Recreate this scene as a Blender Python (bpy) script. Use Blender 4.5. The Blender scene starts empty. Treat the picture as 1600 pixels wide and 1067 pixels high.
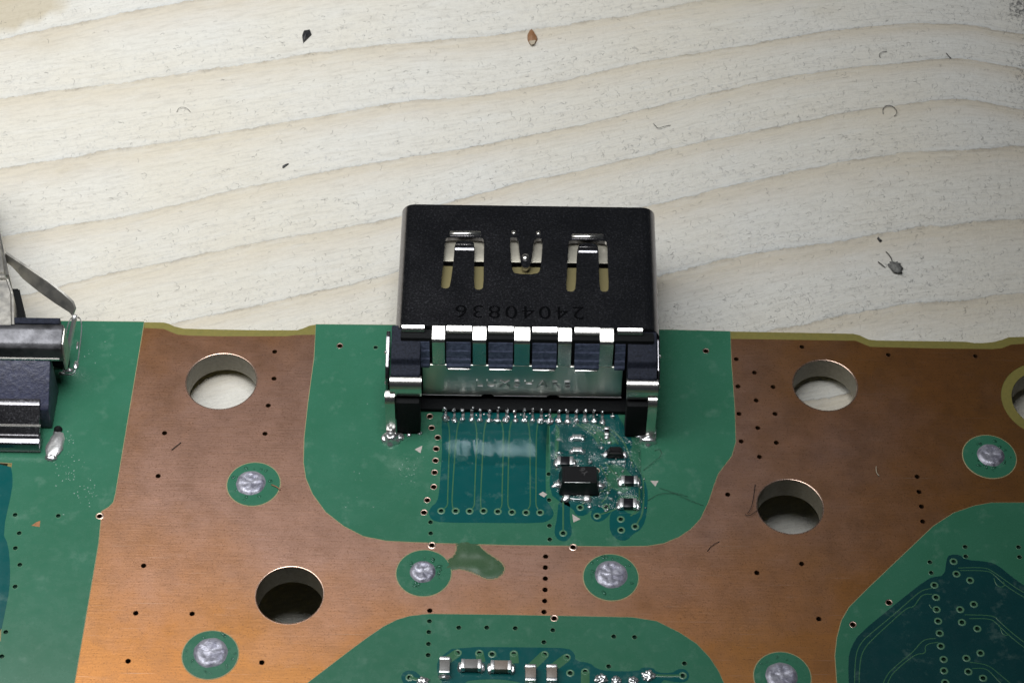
import bpy, bmesh, math, random
from mathutils import Vector, Matrix, noise
random.seed(7)
SC = bpy.context.scene
COL = SC.collection
# ------------------------------------------------------------------ camera, world, lamps, exposure
SC.unit_settings.scale_length = 0.001                 # one unit is one millimetre
FPX, PITCH, ROLL = 3594.26, 0.886505, 0.014344
CAM = Vector((0.0, -90.4, 110.8))
_cp, _sp, _cr, _sr = math.cos(PITCH), math.sin(PITCH), math.cos(ROLL), math.sin(ROLL)
FW = Vector((0, _cp, -_sp)); _U = Vector((0, _sp, _cp)); _R = Vector((1, 0, 0))
RT = _R * _cr + _U * _sr; UP = _U * _cr - _R * _sr
cd = bpy.data.cameras.new('camera'); cam = bpy.data.objects.new('camera', cd); COL.objects.link(cam)
cd.sensor_width = 36.0; cd.lens = FPX / 1600 * 36.0; cd.clip_start = 1.0; cd.clip_end = 3000.0
cam.matrix_world = Matrix(((RT.x, UP.x, -FW.x, CAM.x), (RT.y, UP.y, -FW.y, CAM.y), (RT.z, UP.z, -FW.z, CAM.z), (0, 0, 0, 1)))
SC.camera = cam
cd.dof.use_dof = True; cd.dof.focus_distance = 139.0; cd.dof.aperture_fstop = 0.30

W = bpy.data.worlds.new('World'); SC.world = W; W.use_nodes = True
W.node_tree.nodes['Background'].inputs[0].default_value = (0.80, 0.9, 1.0, 1)
W.node_tree.nodes['Background'].inputs[1].default_value = 0.03

def lamp(name, loc, target, size, power, color):
    l = bpy.data.lights.new(name, 'AREA'); l.shape = 'DISK'; l.size = size; l.energy = power; l.color = color
    o = bpy.data.objects.new(name, l); COL.objects.link(o); o.location = loc
    o.rotation_euler = (Vector(target) - Vector(loc)).to_track_quat('-Z', 'Y').to_euler()
    return o
lamp('desk_lamp', (-48, -6, 76), (-30, 8, 0), 56, 31000, (1.0, 0.985, 0.96))
hl = lamp('head_lamp', (-14, -5, 125), (-36, 26, 0), 64, 35500, (0.97, 0.985, 1.0))
hl.data.shape = 'ELLIPSE'; hl.data.size_y = 78; hl.data.spread = math.radians(87)
SC.view_settings.view_transform = 'Standard'; SC.view_settings.look = 'None'
SC.view_settings.exposure = 0.0; SC.view_settings.gamma = 1.0
try:
    SC.cycles.use_denoising = True
    SC.cycles.sample_clamp_indirect = 6.0
    SC.cycles.max_bounces = 10
    SC.cycles.caustics_reflective = False
except Exception:
    pass

# ------------------------------------------------------------------ helpers
def P(px, py, z=0.0):                                  # the point at height z seen at a photograph pixel
    d = FW * FPX + RT * (px - 800) - UP * (py - 533.5)
    return CAM + d * ((z - CAM.z) / d.z)
WS, WY0, WZ0 = 0.25, 1.1, -1.73                       # the board's far edge rests on the wood, its near side is propped up
def wood_z(y): return WZ0 + WS * (y - WY0)
def PW(px, py, dz=0.0):                                # the same on the wood
    d = FW * FPX + RT * (px - 800) - UP * (py - 533.5)
    t = (WZ0 + dz + WS * (CAM.y - WY0) - CAM.z) / (d.z - WS * d.y)
    return CAM + d * t
def pix(p):
    d = p - CAM; k = d.dot(FW)
    return 800 + FPX * d.dot(RT) / k, 533.5 - FPX * d.dot(UP) / k

def obj(name, me, mat=None, parent=None, loc=None):
    o = bpy.data.objects.new(name, me); COL.objects.link(o)
    if mat is not None and me is not None and not me.materials: me.materials.append(mat)
    if parent is not None: o.parent = parent
    if loc is not None: o.location = loc
    return o
def thing(name, label, cat, group=None, loc=(0, 0, 0)):
    o = bpy.data.objects.new(name, None); COL.objects.link(o); o.location = loc
    o.empty_display_size = 1
    return tag(o, label, cat, group)
def tag(o, label, cat, group=None):
    o['label'] = label; o['category'] = cat
    if group: o['group'] = group
    return o
def mesh_from(bm, name, smooth=False, angle=None):
    me = bpy.data.meshes.new(name); bmesh.ops.recalc_face_normals(bm, faces=bm.faces); bm.to_mesh(me); bm.free()
    if smooth or angle:
        for p in me.polygons: p.use_smooth = True
    if angle:
        try: me.set_sharp_from_angle(angle=math.radians(angle))
        except Exception: pass
    return me
def circ(c, r, n=48, a0=0.0): return [(c[0] + r * math.cos(a0 + 2 * math.pi * i / n), c[1] + r * math.sin(a0 + 2 * math.pi * i / n)) for i in range(n)]

def sheet(name, outer, holes, z0, z1, mat, parent=None, bevel=0.0):
    """flat plate cut from loops of (x, y): outer loops filled, hole loops left open"""
    cu = bpy.data.curves.new(name, 'CURVE'); cu.dimensions = '2D'; cu.fill_mode = 'BOTH'
    for lp in list(outer) + list(holes):
        s = cu.splines.new('POLY'); s.points.add(len(lp) - 1); s.use_cyclic_u = True
        for q, pt in zip(s.points, lp): q.co = (pt[0], pt[1], 0, 1)
    cu.extrude = (z1 - z0) / 2 - bevel
    if bevel: cu.bevel_depth = bevel; cu.bevel_resolution = 1; cu.offset = -bevel
    t = bpy.data.objects.new('tmp', cu); COL.objects.link(t)
    dg = bpy.context.evaluated_depsgraph_get(); dg.update()
    me = bpy.data.meshes.new_from_object(t.evaluated_get(dg)); me.name = name
    bpy.data.objects.remove(t); bpy.data.curves.remove(cu)
    me.materials.clear()
    for v in me.vertices: v.co.z += (z0 + z1) / 2
    for p in me.polygons: p.use_smooth = False
    return obj(name, me, mat, parent)

def smoothloop(pts, it=2, closed=True):
    pts = [Vector((p[0], p[1])) for p in pts]
    for _ in range(it):
        q = []
        n = len(pts)
        rng = range(n) if closed else range(n - 1)
        if not closed: q.append(pts[0])
        for i in rng:
            a, b = pts[i], pts[(i + 1) % n]
            q += [a * 0.75 + b * 0.25, a * 0.25 + b * 0.75]
        if not closed: q.append(pts[-1])
        pts = q
    return [(p.x, p.y) for p in pts]
def poly(pxs, z=0.0, it=0): 
    pts = [P(x, y, z) for x, y in pxs]
    pts = [(p.x, p.y) for p in pts]
    return smoothloop(pts, it) if it else pts

def notch(lp, c, r):
    """bite a round notch out of a loop where a plated hole sits on its edge"""
    c = Vector(c); d = []
    for i, a in enumerate(lp):
        b = lp[(i + 1) % len(lp)]; A, B = Vector(a), Vector(b); n = max(1, int((B - A).length / 0.04))
        if min((A - c).length, (B - c).length) < 3 * r + (B - A).length:
            d += [tuple(A.lerp(B, k / n)) for k in range(n)]
        else: d.append(a)
    ins = [(Vector(p) - c).length < r for p in d]
    if not any(ins) or all(ins): return lp
    n = len(d); s = next(i for i in range(n) if ins[i] and not ins[i - 1])
    d = d[s:] + d[:s]; ins = ins[s:] + ins[:s]
    k = next(i for i in range(n) if not ins[i]); rest = d[k:]
    p0, p1 = Vector(rest[-1]) - c, Vector(rest[0]) - c
    a0, a1 = math.atan2(p0.y, p0.x), math.atan2(p1.y, p1.x)
    area = sum(d[i][0] * d[(i + 1) % n][1] - d[(i + 1) % n][0] * d[i][1] for i in range(n))
    if area > 0:                                       # counter-clockwise loop: walk the arc clockwise
        while a1 > a0: a1 -= 2 * math.pi
    else:
        while a1 < a0: a1 += 2 * math.pi
    arc = [(c.x + r * math.cos(a0 + (a1 - a0) * j / 12), c.y + r * math.sin(a0 + (a1 - a0) * j / 12)) for j in range(0, 13)]
    return rest + arc

def ribbon(name, pts, w, z0, z1, mat, parent=None, closed=False):
    """flat strip of width w along a polyline, with a little height"""
    pts = [Vector((p[0], p[1])) for p in pts]; n = len(pts); L, Rr = [], []
    for i in range(n):
        if closed: a, b = pts[i - 1], pts[(i + 1) % n]
        else: a, b = pts[max(0, i - 1)], pts[min(n - 1, i + 1)]
        t = (b - a).normalized(); nn = Vector((-t.y, t.x)) * (w / 2); L.append(pts[i] + nn); Rr.append(pts[i] - nn)
    bm = bmesh.new(); V = []
    for l, r in zip(L, Rr):
        V.append([bm.verts.new((l.x, l.y, z0)), bm.verts.new((l.x * .75 + r.x * .25, l.y * .75 + r.y * .25, z1)), bm.verts.new((l.x * .25 + r.x * .75, l.y * .25 + r.y * .75, z1)), bm.verts.new((r.x, r.y, z0))])
    for i in range(n if closed else n - 1):
        a, b = V[i], V[(i + 1) % n]
        for j in range(3): bm.faces.new((a[j], b[j], b[j + 1], a[j + 1]))
    return obj(name, mesh_from(bm, name), mat, parent)

def box_bm(bm, x0, x1, y0, y1, z0, z1):
    v = [bm.verts.new((x, y, z)) for x in (x0, x1) for y in (y0, y1) for z in (z0, z1)]
    for f in ((0, 1, 3, 2), (4, 6, 7, 5), (0, 4, 5, 1), (2, 3, 7, 6), (0, 2, 6, 4), (1, 5, 7, 3)): bm.faces.new([v[i] for i in f])
    return v
def rbox(name, x0, x1, y0, y1, z0, z1, r, mat, parent=None, seg=2):
    bm = bmesh.new(); box_bm(bm, x0, x1, y0, y1, z0, z1)
    bmesh.ops.bevel(bm, geom=bm.edges[:], offset=r, segments=seg, affect='EDGES', profile=0.5)
    return obj(name, mesh_from(bm, name, angle=35), mat, parent)
def prism_x(name, prof, x0, x1, mat, parent=None, r=0.0, seg=2):
    """profile of (y, z) pulled along x"""
    bm = bmesh.new(); a = [bm.verts.new((x0, y, z)) for y, z in prof]; b = [bm.verts.new((x1, y, z)) for y, z in prof]
    bm.faces.new(a); bm.faces.new(b[::-1]); n = len(prof)
    for i in range(n): bm.faces.new((a[i], b[i], b[(i + 1) % n], a[(i + 1) % n]))
    if r: bmesh.ops.bevel(bm, geom=bm.edges[:], offset=r, segments=seg, affect='EDGES', profile=0.5, clamp_overlap=True)
    return obj(name, mesh_from(bm, name, angle=35), mat, parent)
def strip_x(name, prof, th, x0, x1, mat, parent=None, r=0.02):
    """sheet metal: an open (y, z) profile given a thickness and pulled along x"""
    pts = [Vector(p) for p in prof]; n = len(pts); inn = []
    for i in range(n):
        a, b = pts[max(0, i - 1)], pts[min(n - 1, i + 1)]; t = (b - a).normalized(); inn.append(pts[i] + Vector((t.y, -t.x)) * -th)
    return prism_x(name, [tuple(p) for p in pts] + [tuple(p) for p in inn[::-1]], x0, x1, mat, parent, 0)
def tube(pts, r, n=6, taper=True):
    bm = bmesh.new(); rings = []; m = len(pts)
    for i, p in enumerate(pts):
        a, b = pts[max(0, i - 1)], pts[min(m - 1, i + 1)]; t = (b - a).normalized()
        u = t.cross(Vector((0, 0, 1))); u = u.normalized() if u.length > 1e-6 else Vector((1, 0, 0)); v = u.cross(t)
        rr = r * (0.35 if taper and i in (0, m - 1) else 1)
        rings.append([bm.verts.new(p + (u * math.cos(6.2832 * k / n) + v * math.sin(6.2832 * k / n)) * rr) for k in range(n)])
    for i in range(m - 1):
        for k in range(n): bm.faces.new((rings[i][k], rings[i][(k + 1) % n], rings[i + 1][(k + 1) % n], rings[i + 1][k]))
    bm.faces.new(rings[0]); bm.faces.new(rings[-1][::-1])
    return bm
def blob(name, c, rx, ry, rz, mat, parent=None, rough=0.25, seed=0, sub=3, freq=2.0, flat=True):
    """a lumpy frozen drop (solder, flux) sitting on z = c.z"""
    bm = bmesh.new(); bmesh.ops.create_icosphere(bm, subdivisions=sub, radius=1.0)
    for v in bm.verts:
        k = 1 + rough * noise.noise(v.co * freq + Vector((seed * 3.7, seed * 1.3, 0)))
        v.co = Vector((v.co.x * k * rx, v.co.y * k * ry, max(v.co.z * k, -0.12 if flat else -9) * rz))
    o = obj(name, mesh_from(bm, name, smooth=True), mat, parent); o.location = c
    return o

# ------------------------------------------------------------------ materials
class NT:
    def __init__(s, name):
        s.m = bpy.data.materials.new(name); s.m.use_nodes = True; s.t = s.m.node_tree; s.b = s.t.nodes['Principled BSDF']; s.out = s.t.nodes['Material Output']
        s.co = s.t.nodes.new('ShaderNodeTexCoord').outputs['Object']
    def n(s, ty, **k):
        nd = s.t.nodes.new(ty)
        for a, v in k.items():
            if a.startswith('i_'): s.set(nd, a[2:], v)
            else: setattr(nd, a, v)
        return nd
    def set(s, nd, key, v):
        key = int(key) if str(key).isdigit() else key
        sk = nd.inputs[key]
        if isinstance(v, bpy.types.NodeSocket): s.t.links.new(v, sk)
        else:
            if sk.type == 'RGBA' and len(v) == 3: v = (*v, 1)
            sk.default_value = v
    def p(s, **k):
        for a, v in k.items(): s.set(s.b, a.replace('_', ' '), v)
    def noise(s, scale, detail=3, rough=.55, vec=None, dist=0):
        nd = s.n('ShaderNodeTexNoise', i_Scale=scale, i_Detail=detail, i_Roughness=rough, i_Distortion=dist)
        s.t.links.new(vec or s.co, nd.inputs['Vector']); return nd.outputs['Fac']
    def ramp(s, fac, stops, interp='LINEAR'):
        nd = s.n('ShaderNodeValToRGB'); nd.color_ramp.interpolation = interp; e = nd.color_ramp.elements
        while len(e) < len(stops): e.new(0.5)
        for el, (p, c) in zip(e, stops): el.position = p; el.color = (*c, 1) if len(c) == 3 else c
        s.t.links.new(fac, nd.inputs[0]); return nd.outputs[0]
    def g(s, fac, a, b):
        nd = s.n('ShaderNodeMapRange'); s.set(nd, 0, fac); s.set(nd, 1, a); s.set(nd, 2, b); return nd.outputs[0]
    def mix(s, fac, a, b, mode='MIX'):
        nd = s.n('ShaderNodeMix', data_type='RGBA', blend_type=mode); s.set(nd, 0, fac); s.set(nd, 6, a); s.set(nd, 7, b); return nd.outputs[2]
    def math(s, op, a, b=0.0, c=0.0):
        nd = s.n('ShaderNodeMath', operation=op); s.set(nd, 0, a); s.set(nd, 1, b)
        if op in ('MULTIPLY_ADD', 'WRAP', 'CLAMP'): s.set(nd, 2, c)
        return nd.outputs[0]
    def map(s, scale=(1, 1, 1), rot=(0, 0, 0), vec=None):
        nd = s.n('ShaderNodeMapping'); s.t.links.new(vec or s.co, nd.inputs[0]); nd.inputs['Scale'].default_value = scale; nd.inputs['Rotation'].default_value = rot; return nd.outputs[0]
    def bump(s, h, strength, dist):
        nd = s.n('ShaderNodeBump', i_Strength=strength, i_Distance=dist); s.t.links.new(h, nd.inputs['Height']); s.t.links.new(nd.outputs[0], s.b.inputs['Normal'])

def mat_copper():
    s = NT('bare_copper')
    fine = s.noise(9, 4, .7); streak = s.noise(1, 5, .6, s.map((0.6, 9, 1))); big = s.noise(.09, 3); spk = s.noise(11, 2); blot = s.noise(.55, 6, .72)
    c = s.mix(s.g(big, .35, .65), (.49, .215, .075), (.51, .235, .080))
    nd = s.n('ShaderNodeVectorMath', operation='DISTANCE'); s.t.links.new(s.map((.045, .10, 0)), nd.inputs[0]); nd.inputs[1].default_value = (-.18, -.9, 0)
    film = s.math('MULTIPLY', s.g(s.math('ADD', nd.outputs['Value'], s.math('MULTIPLY_ADD', s.noise(.16, 5, .65), 1.2, -.6)), 1.5, .75), .9)  # pale reflected haze painted into the copper colour, broken up by noise
    c = s.mix(film, c, (.52, .315, .245))  # pale haze painted over the copper
    c = s.mix(s.math('MULTIPLY', s.g(streak, .45, .75), .28), c, (.36, .17, .07))
    c = s.mix(s.math('MULTIPLY', s.g(spk, .58, .68), .5), c, (.19, .095, .05))
    c = s.mix(s.math('MULTIPLY', s.g(blot, .46, .72), .38), c, (.27, .145, .085))
    sc = s.noise(1, 3, .5, s.map((.25, 16, 1), rot=(0, 0, .35)))
    c = s.mix(s.math('MULTIPLY', s.g(sc, .66, .71), .45), c, (.60, .42, .32))
    s.p(Base_Color=c, Metallic=.96, Roughness=s.math('ADD', s.math('MULTIPLY_ADD', fine, .08, .28), s.math('MULTIPLY', s.noise(.5, 5, .7), .12)))
    s.bump(s.math('ADD', fine, streak), .12, .03); return s.m
def mat_mask(name, col, col2, rough=.22):
    s = NT(name); big = s.noise(.25, 3); f = s.noise(7, 4); res = s.noise(.7, 5, .7)
    c = s.mix(s.g(big, .3, .7), col, col2)
    c = s.mix(s.math('MULTIPLY', s.g(res, .56, .8), .24), c, (.35, .5, .42))
    c = s.mix(s.math('MULTIPLY', s.g(f, .66, .75), .25), c, (.02, .05, .03))
    s.p(Base_Color=c, Roughness=s.math('MULTIPLY_ADD', s.noise(1.3, 4, .7), .25, rough - .1), IOR=1.5)
    s.bump(s.noise(2.2, 3), .05, .05); return s.m
def mat_metal(name, col, rough, metallic=1.0, bump=0.0, bs=20, var=.08, dark=None):
    s = NT(name); n = s.noise(bs, 3, .6)
    c = col
    if dark: c = s.mix(s.g(s.noise(bs * .6, 3), .45, .65), col, dark)
    s.p(Base_Color=c, Metallic=metallic, Roughness=s.math('MULTIPLY_ADD', n, var * 2, rough - var))
    if bump: s.bump(n, bump, .04)
    return s.m
def mat_plain(name, col, rough=.5, bump=0.0, bs=12, col2=None):
    s = NT(name); n = s.noise(bs, 4, .65)
    s.p(Base_Color=s.mix(s.g(n, .35, .7), col, col2 or tuple(v * .7 for v in col)), Roughness=rough, Specular_IOR_Level=.5 if rough < .6 else .22)
    if bump: s.bump(n, bump, .05)
    return s.m
def mat_shell():
    s = NT('dark_nickel'); n = s.noise(13, 4, .75); n2 = s.noise(9, 3, .7)
    c = s.mix(s.g(n2, .56, .70), s.mix(s.g(n, .4, .68), (.20, .195, .21), (.30, .295, .315)), (.50, .50, .55))
    s.p(Base_Color=c, Metallic=1.0, Roughness=s.math('ADD', s.math('MULTIPLY_ADD', n2, .20, .08), s.math('MULTIPLY', s.g(s.noise(.35, 3, .5), .3, .8), .07))); s.bump(n, .10, .02); return s.m
def mat_flux(name='clear_flux', sc=2.4, st=.16, gc=(.56, .70, .74)):
    s = NT(name); n = s.noise(sc, 4, .6); t = s.t
    gl = s.n('ShaderNodeBsdfGlossy', i_Roughness=.12, i_Color=gc); tr = s.n('ShaderNodeBsdfTransparent', i_Color=(.97, .99, .98))
    fr = s.n('ShaderNodeFresnel', i_IOR=1.5); b = s.n('ShaderNodeBump', i_Strength=st, i_Distance=.12); t.links.new(n, b.inputs['Height'])
    t.links.new(b.outputs[0], gl.inputs['Normal']); t.links.new(b.outputs[0], fr.inputs['Normal'])
    mx = s.n('ShaderNodeMixShader'); t.links.new(fr.outputs[0], mx.inputs[0]); t.links.new(tr.outputs[0], mx.inputs[1]); t.links.new(gl.outputs[0], mx.inputs[2])
    t.links.new(mx.outputs[0], s.out.inputs[0]); return s.m
def mat_wood():
    s = NT('washed_pine')
    at = s.n('ShaderNodeAttribute', attribute_name='ring'); wy = s.n('ShaderNodeAttribute', attribute_name='along')
    ds = s.n('ShaderNodeAttribute', attribute_name='dirt_shade')
    cmb = s.n('ShaderNodeCombineXYZ'); s.set(cmb, 0, wy.outputs['Fac']); s.set(cmb, 1, at.outputs['Fac']); gv = cmb.outputs[0]
    wob = s.noise(1.3, 4, .6, s.map((.12, .6, 1), vec=gv)); wob2 = s.noise(2.2, 3, .7)
    ring = s.math('ADD', at.outputs['Fac'], s.math('ADD', s.math('MULTIPLY_ADD', wob, .16, -.08), s.math('MULTIPLY_ADD', wob2, .07, -.035)))
    fr = s.math('FRACT', ring)
    pale, tan, tan2 = (.735, .725, .675), (.655, .60, .50), (.695, .66, .59)
    c = s.ramp(fr, [(0, tan), (.10, tan), (.24, tan2), (.45, pale), (.9, pale), (1, (.68, .69, .67))])
    tint = s.noise(.045, 3)
    c = s.mix(s.math('MULTIPLY', s.g(tint, .40, .7), .6), c, (.71, .655, .53))
    ln = s.ramp(fr, [(0, (1, 1, 1)), (.022, (.6, .6, .6)), (.05, (0, 0, 0)), (.985, (0, 0, 0)), (1, (.8, .8, .8))])
    brk = s.g(s.noise(1, 5, .75, s.map((.5, .7, 1), vec=gv)), .40, .66)
    c = s.mix(s.math('MULTIPLY', s.math('MULTIPLY', ln, brk), .55), c, (.24, .20, .15))
    st = s.noise(1, 5, .65, s.map((.55, 22, 1), vec=gv))
    c = s.mix(s.math('MULTIPLY', s.g(st, .48, .72), .36), c, (.43, .405, .355))
    fib = s.noise(1, 3, .6, s.map((.9, 48, 1), vec=gv))
    c = s.mix(s.math('MULTIPLY', s.g(fib, .55, .7), .25), c, (.40, .37, .32))
    st2 = s.noise(1, 4, .6, s.map((.3, 9, 1), vec=gv))
    c = s.mix(s.math('MULTIPLY', s.g(st2, .5, .75), .25), c, (.78, .79, .77))
    fz = s.noise(3.6, 5, .75, dist=.8)
    zone = s.g(fr, .25, .7)
    c = s.mix(s.math('MULTIPLY', s.math('MULTIPLY', s.g(fz, .54, .68), zone), .42), c, (.36, .37, .37))
    dn = s.g(s.math('ADD', s.noise(4.5, 4, .8), s.math('MULTIPLY_ADD', ds.outputs['Fac'], .34, -.34)), .44, .56)
    c = s.mix(s.math('MULTIPLY', dn, s.math('MULTIPLY', ds.outputs['Fac'], .8)), c, (.06, .06, .065))
    sn = s.n('ShaderNodeAttribute', attribute_name='stain')
    c = s.mix(s.math('MULTIPLY', sn.outputs['Fac'], .8), c, (.46, .37, .21))
    s.p(Base_Color=c, Roughness=.62, Specular_IOR_Level=.25)
    h = s.math('ADD', s.math('MULTIPLY', s.noise(3.2, 5, .75, dist=.6), .7), s.math('MULTIPLY_ADD', st, .6, s.math('MULTIPLY', ln, -.5)))
    s.bump(h, .55, .2); return s.m

M = dict(
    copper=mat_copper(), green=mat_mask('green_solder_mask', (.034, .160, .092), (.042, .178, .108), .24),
    teal=mat_mask('dark_solder_mask', (.003, .086, .088), (.004, .096, .094), .2), teal2=mat_mask('deep_solder_mask', (.004, .044, .048), (.005, .052, .054), .24), trace=mat_mask('covered_trace', (.06, .17, .085), (.045, .16, .08), .22),
    fr4=mat_plain('glass_fibre_board', (.24, .205, .055), .4, .2, 4, (.20, .18, .05)), wall=mat_plain('routed_board_edge', (.30, .27, .20), .42, .3, 5),
    rim=mat_metal('bright_copper_edge', (.85, .62, .50), .28), padrim=mat_metal('pale_plated_ring', (.80, .60, .50), .32),
    barrel=mat_metal('dark_barrel', (.12, .06, .03), .4, .6), maskline=mat_plain('mask_edge', (.42, .37, .20), .4), greenrim=mat_mask('covered_ring', (.12, .26, .15), (.09, .22, .13), .25),
    shell=mat_shell(), nickel=mat_metal('polished_nickel', (.76, .74, .70), .25, 1, .06, 8, .05), tarnish=mat_metal('tarnished_plate', (.74, .73, .66), .30, 1, .05, 8, .05), cloudy=mat_metal('cloudy_steel', (.60, .58, .53), .36, .85, .25, 2.0, .12, (.38, .37, .35)), bent=mat_metal('bent_steel', (.13, .13, .14), .48, .95, .9, 1.1, .14, (.06, .06, .065)), edge=mat_metal('painted_edge_glint', (.90, .90, .90), .5, .3), sparkle=mat_metal('bright_solder', (.92, .93, .95), .24, .9, .7, 6, .1), pin=mat_metal('dark_pin', (.07, .075, .075), .42, .8, .5, 8), stamp=mat_metal('stamped_mark', (.06, .06, .066), .22), greenhole=mat_plain('dark_green_bore', (.008, .04, .026), .16), satin=mat_metal('satin_added_backing_metal', (.58, .55, .46), .36, .6, .05, 6),
    brass=mat_metal('olive_satin_metal', (.50, .43, .21), .34, .6, .05, 6),
    plastic=mat_plain('blue_black_plastic', (.026, .031, .050), .7, .9, 8, (.009, .011, .018)), violet=mat_plain('violet_plastic', (.050, .056, .105), .42, .9, 3, (.020, .022, .045)), blueplastic=mat_plain('blue_plastic', (.095, .115, .180), .42, .9, 5, (.035, .042, .075)), black=mat_plain('black_plastic', (.007, .008, .009), .75, .9, 7),
    solder=mat_metal('solder', (.78, .79, .80), .30, .9, .25, 3, .1), dull=mat_metal('dull_solder', (.44, .44, .51), .44, .5, 1.0, 4.0, .12, (.22, .22, .28)),
    flux=mat_flux(), wetflux=mat_flux('lumpy_flux', 3.6, .75, (.95, .97, .97)), cap=mat_plain('ceramic', (.30, .25, .21), .4, .1), cap2=mat_plain('grey_ceramic', (.24, .235, .225), .4, .1), tin=mat_metal('tinned_end', (.82, .82, .82), .34, .85, .4, 7),
    chip=mat_plain('black_epoxy', (.010, .010, .011), .30, .2, 10), print=mat_plain('laser_mark', (.09, .09, .09), .6), resist=mat_plain('resistor_coat', (.012, .012, .016), .28),
    white=mat_plain('white_silk', (.62, .56, .52), .6), wood=mat_wood(), hair=mat_plain('dark_fibre', (.03, .028, .027), .6), fuzz=mat_plain('grey_fibre', (.22, .22, .215), .8),
    soot=mat_plain('black_crumb', (.018, .019, .023), .5, .5, 6), brown=mat_plain('brown_flake', (.26, .125, .055), .5, .4, 3, (.30, .17, .09)), cream=mat_plain('cream_flake', (.50, .43, .32), .5),
    spill=mat_mask('olive_mask_spill', (.050, .120, .066), (.070, .120, .058), .26), dust=mat_plain('white_residue', (.45, .55, .5), .6), lint=mat_plain('grey_lint', (.27, .27, .255), .9, .9, 6, (.07, .07, .07)))

# ------------------------------------------------------------------ the wood
RX = [-400, 0, 200, 400, 600, 800, 1000, 1200, 1400, 1500, 1600, 2000]
RL = [[90, -20, -60, -95, -125, -150, -175, -200, -220, -225, -220, -150],
      [130, 62, 20, -15, -45, -75, -100, -125, -145, -148, -140, -60],
      [210, 155, 127, 100, 70, 53, 20, -10, -38, -42, -30, 60],
      [310, 262, 232, 200, 165, 142, 100, 65, 38, 40, 57, 150],
      [430, 370, 338, 290, 253, 218, 175, 125, 100, 92, 108, 190],
      [540, 470, 422, 380, 345, 290, 245, 200, 165, 155, 172, 230],
      [640, 560, 520, 478, 430, 372, 325, 278, 240, 232, 228, 270],
      [740, 660, 610, 562, 515, 475, 438, 393, 363, 352, 345, 350],
      [860, 780, 730, 680, 640, 600, 560, 520, 478, 468, 458, 450],
      [1000, 900, 850, 800, 760, 720, 680, 640, 600, 590, 580, 570]]
def catmull(xs, ys, x):
    x = min(max(x, xs[0]), xs[-1]); i = 0
    while i < len(xs) - 2 and x > xs[i + 1]: i += 1
    h = xs[i + 1] - xs[i]; t = (x - xs[i]) / h
    def sl(j):
        a, b = max(0, j - 1), min(len(xs) - 1, j + 1); return (ys[b] - ys[a]) / (xs[b] - xs[a]) * h
    m0, m1 = sl(i), sl(i + 1)
    return (2*t**3 - 3*t*t + 1) * ys[i] + (t**3 - 2*t*t + t) * m0 + (-2*t**3 + 3*t*t) * ys[i+1] + (t**3 - t*t) * m1
RC = {}
def ring_at(px, py):
    k = round(px / 4)
    if k not in RC: RC[k] = [catmull(RX, l, k * 4) for l in RL]
    ys = RC[k]
    if py < ys[0]: return (py - ys[0]) / 95.0
    for i in range(len(ys) - 1):
        if py < ys[i + 1]: return i + (py - ys[i]) / (ys[i + 1] - ys[i])
    return len(ys) - 1 + (py - ys[-1]) / 115.0
def gauss(px, py, cx, cy, sx, sy, a=0.0):
    dx, dy = px - cx, py - cy; c, s = math.cos(a), math.sin(a); u, v = dx * c + dy * s, -dx * s + dy * c
    return math.exp(-(u / sx) ** 2 - (v / sy) ** 2)
def build_wood():
    nx, ny = 300, 210; x0, x1, y0, y1 = -110, 110, -55, 95
    vs, fs, ring, along, dirt_shade, stain = [], [], [], [], [], []
    for j in range(ny + 1):
        for i in range(nx + 1):
            x = x0 + (x1 - x0) * i / nx; y = y0 + (y1 - y0) * j / ny
            p = Vector((x, y, wood_z(y))); vs.append(p); a, b = pix(p)
            ring.append(ring_at(a, b)); along.append(x)
            dirt_shade.append(min(1, .95 * gauss(a, b, 1640, 110, 100, 130) + 1.0 * gauss(a, b, 1612, 6, 50, 26) + .55 * gauss(a, b, 1399, 416, 9, 13) + .35 * gauss(a, b, 1075, 440, 40, 50) + .3 * gauss(a, b, 1540, 330, 120, 160)))  # dirt, the connector's shadow painted beside it, and a broad darker area at right
            stain.append(min(1, (1.0 if (b < 30 - .32 * (a - 60) and a > -250) else 0) * .68 * (1 if a < 92 else max(0, 1 - (a - 92) / 12)) + .3 * gauss(a, b, 75, 70, 40, 14, -.2) + .32 * gauss(a, b, 100, 272, 30, 8, -.15) + .25 * gauss(a, b, 1285, 15, 25, 10)))
    for j in range(ny):
        for i in range(nx):
            k = j * (nx + 1) + i; fs.append((k, k + 1, k + nx + 2, k + nx + 1))
    me = bpy.data.meshes.new('wooden_table'); me.from_pydata(vs, [], fs)
    for nm, d in (('ring', ring), ('along', along), ('dirt_shade', dirt_shade), ('stain', stain)):
        at = me.attributes.new(nm, 'FLOAT', 'POINT'); at.data.foreach_set('value', d)
    for p in me.polygons: p.use_smooth = True
    o = obj('wooden_table', me, M['wood']); o['kind'] = 'structure'; o['label'] = 'pale washed wooden worktop with soft grain lines'
    bm = bmesh.new()                                   # the plank's thickness under the top
    cs = [(x, y) for x, y in ((x0, y0), (x1, y0), (x1, y1), (x0, y1))]
    t = [bm.verts.new((x, y, wood_z(y) - .02)) for x, y in cs]; b = [bm.verts.new((x, y, wood_z(y) - 18)) for x, y in cs]
    bm.faces.new(b)
    for i in range(4): bm.faces.new((t[i], t[(i + 1) % 4], b[(i + 1) % 4], b[i]))
    u = obj('wooden_plank', mesh_from(bm, 'wooden_plank'), M['wood']); u.parent = o
build_wood()

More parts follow.
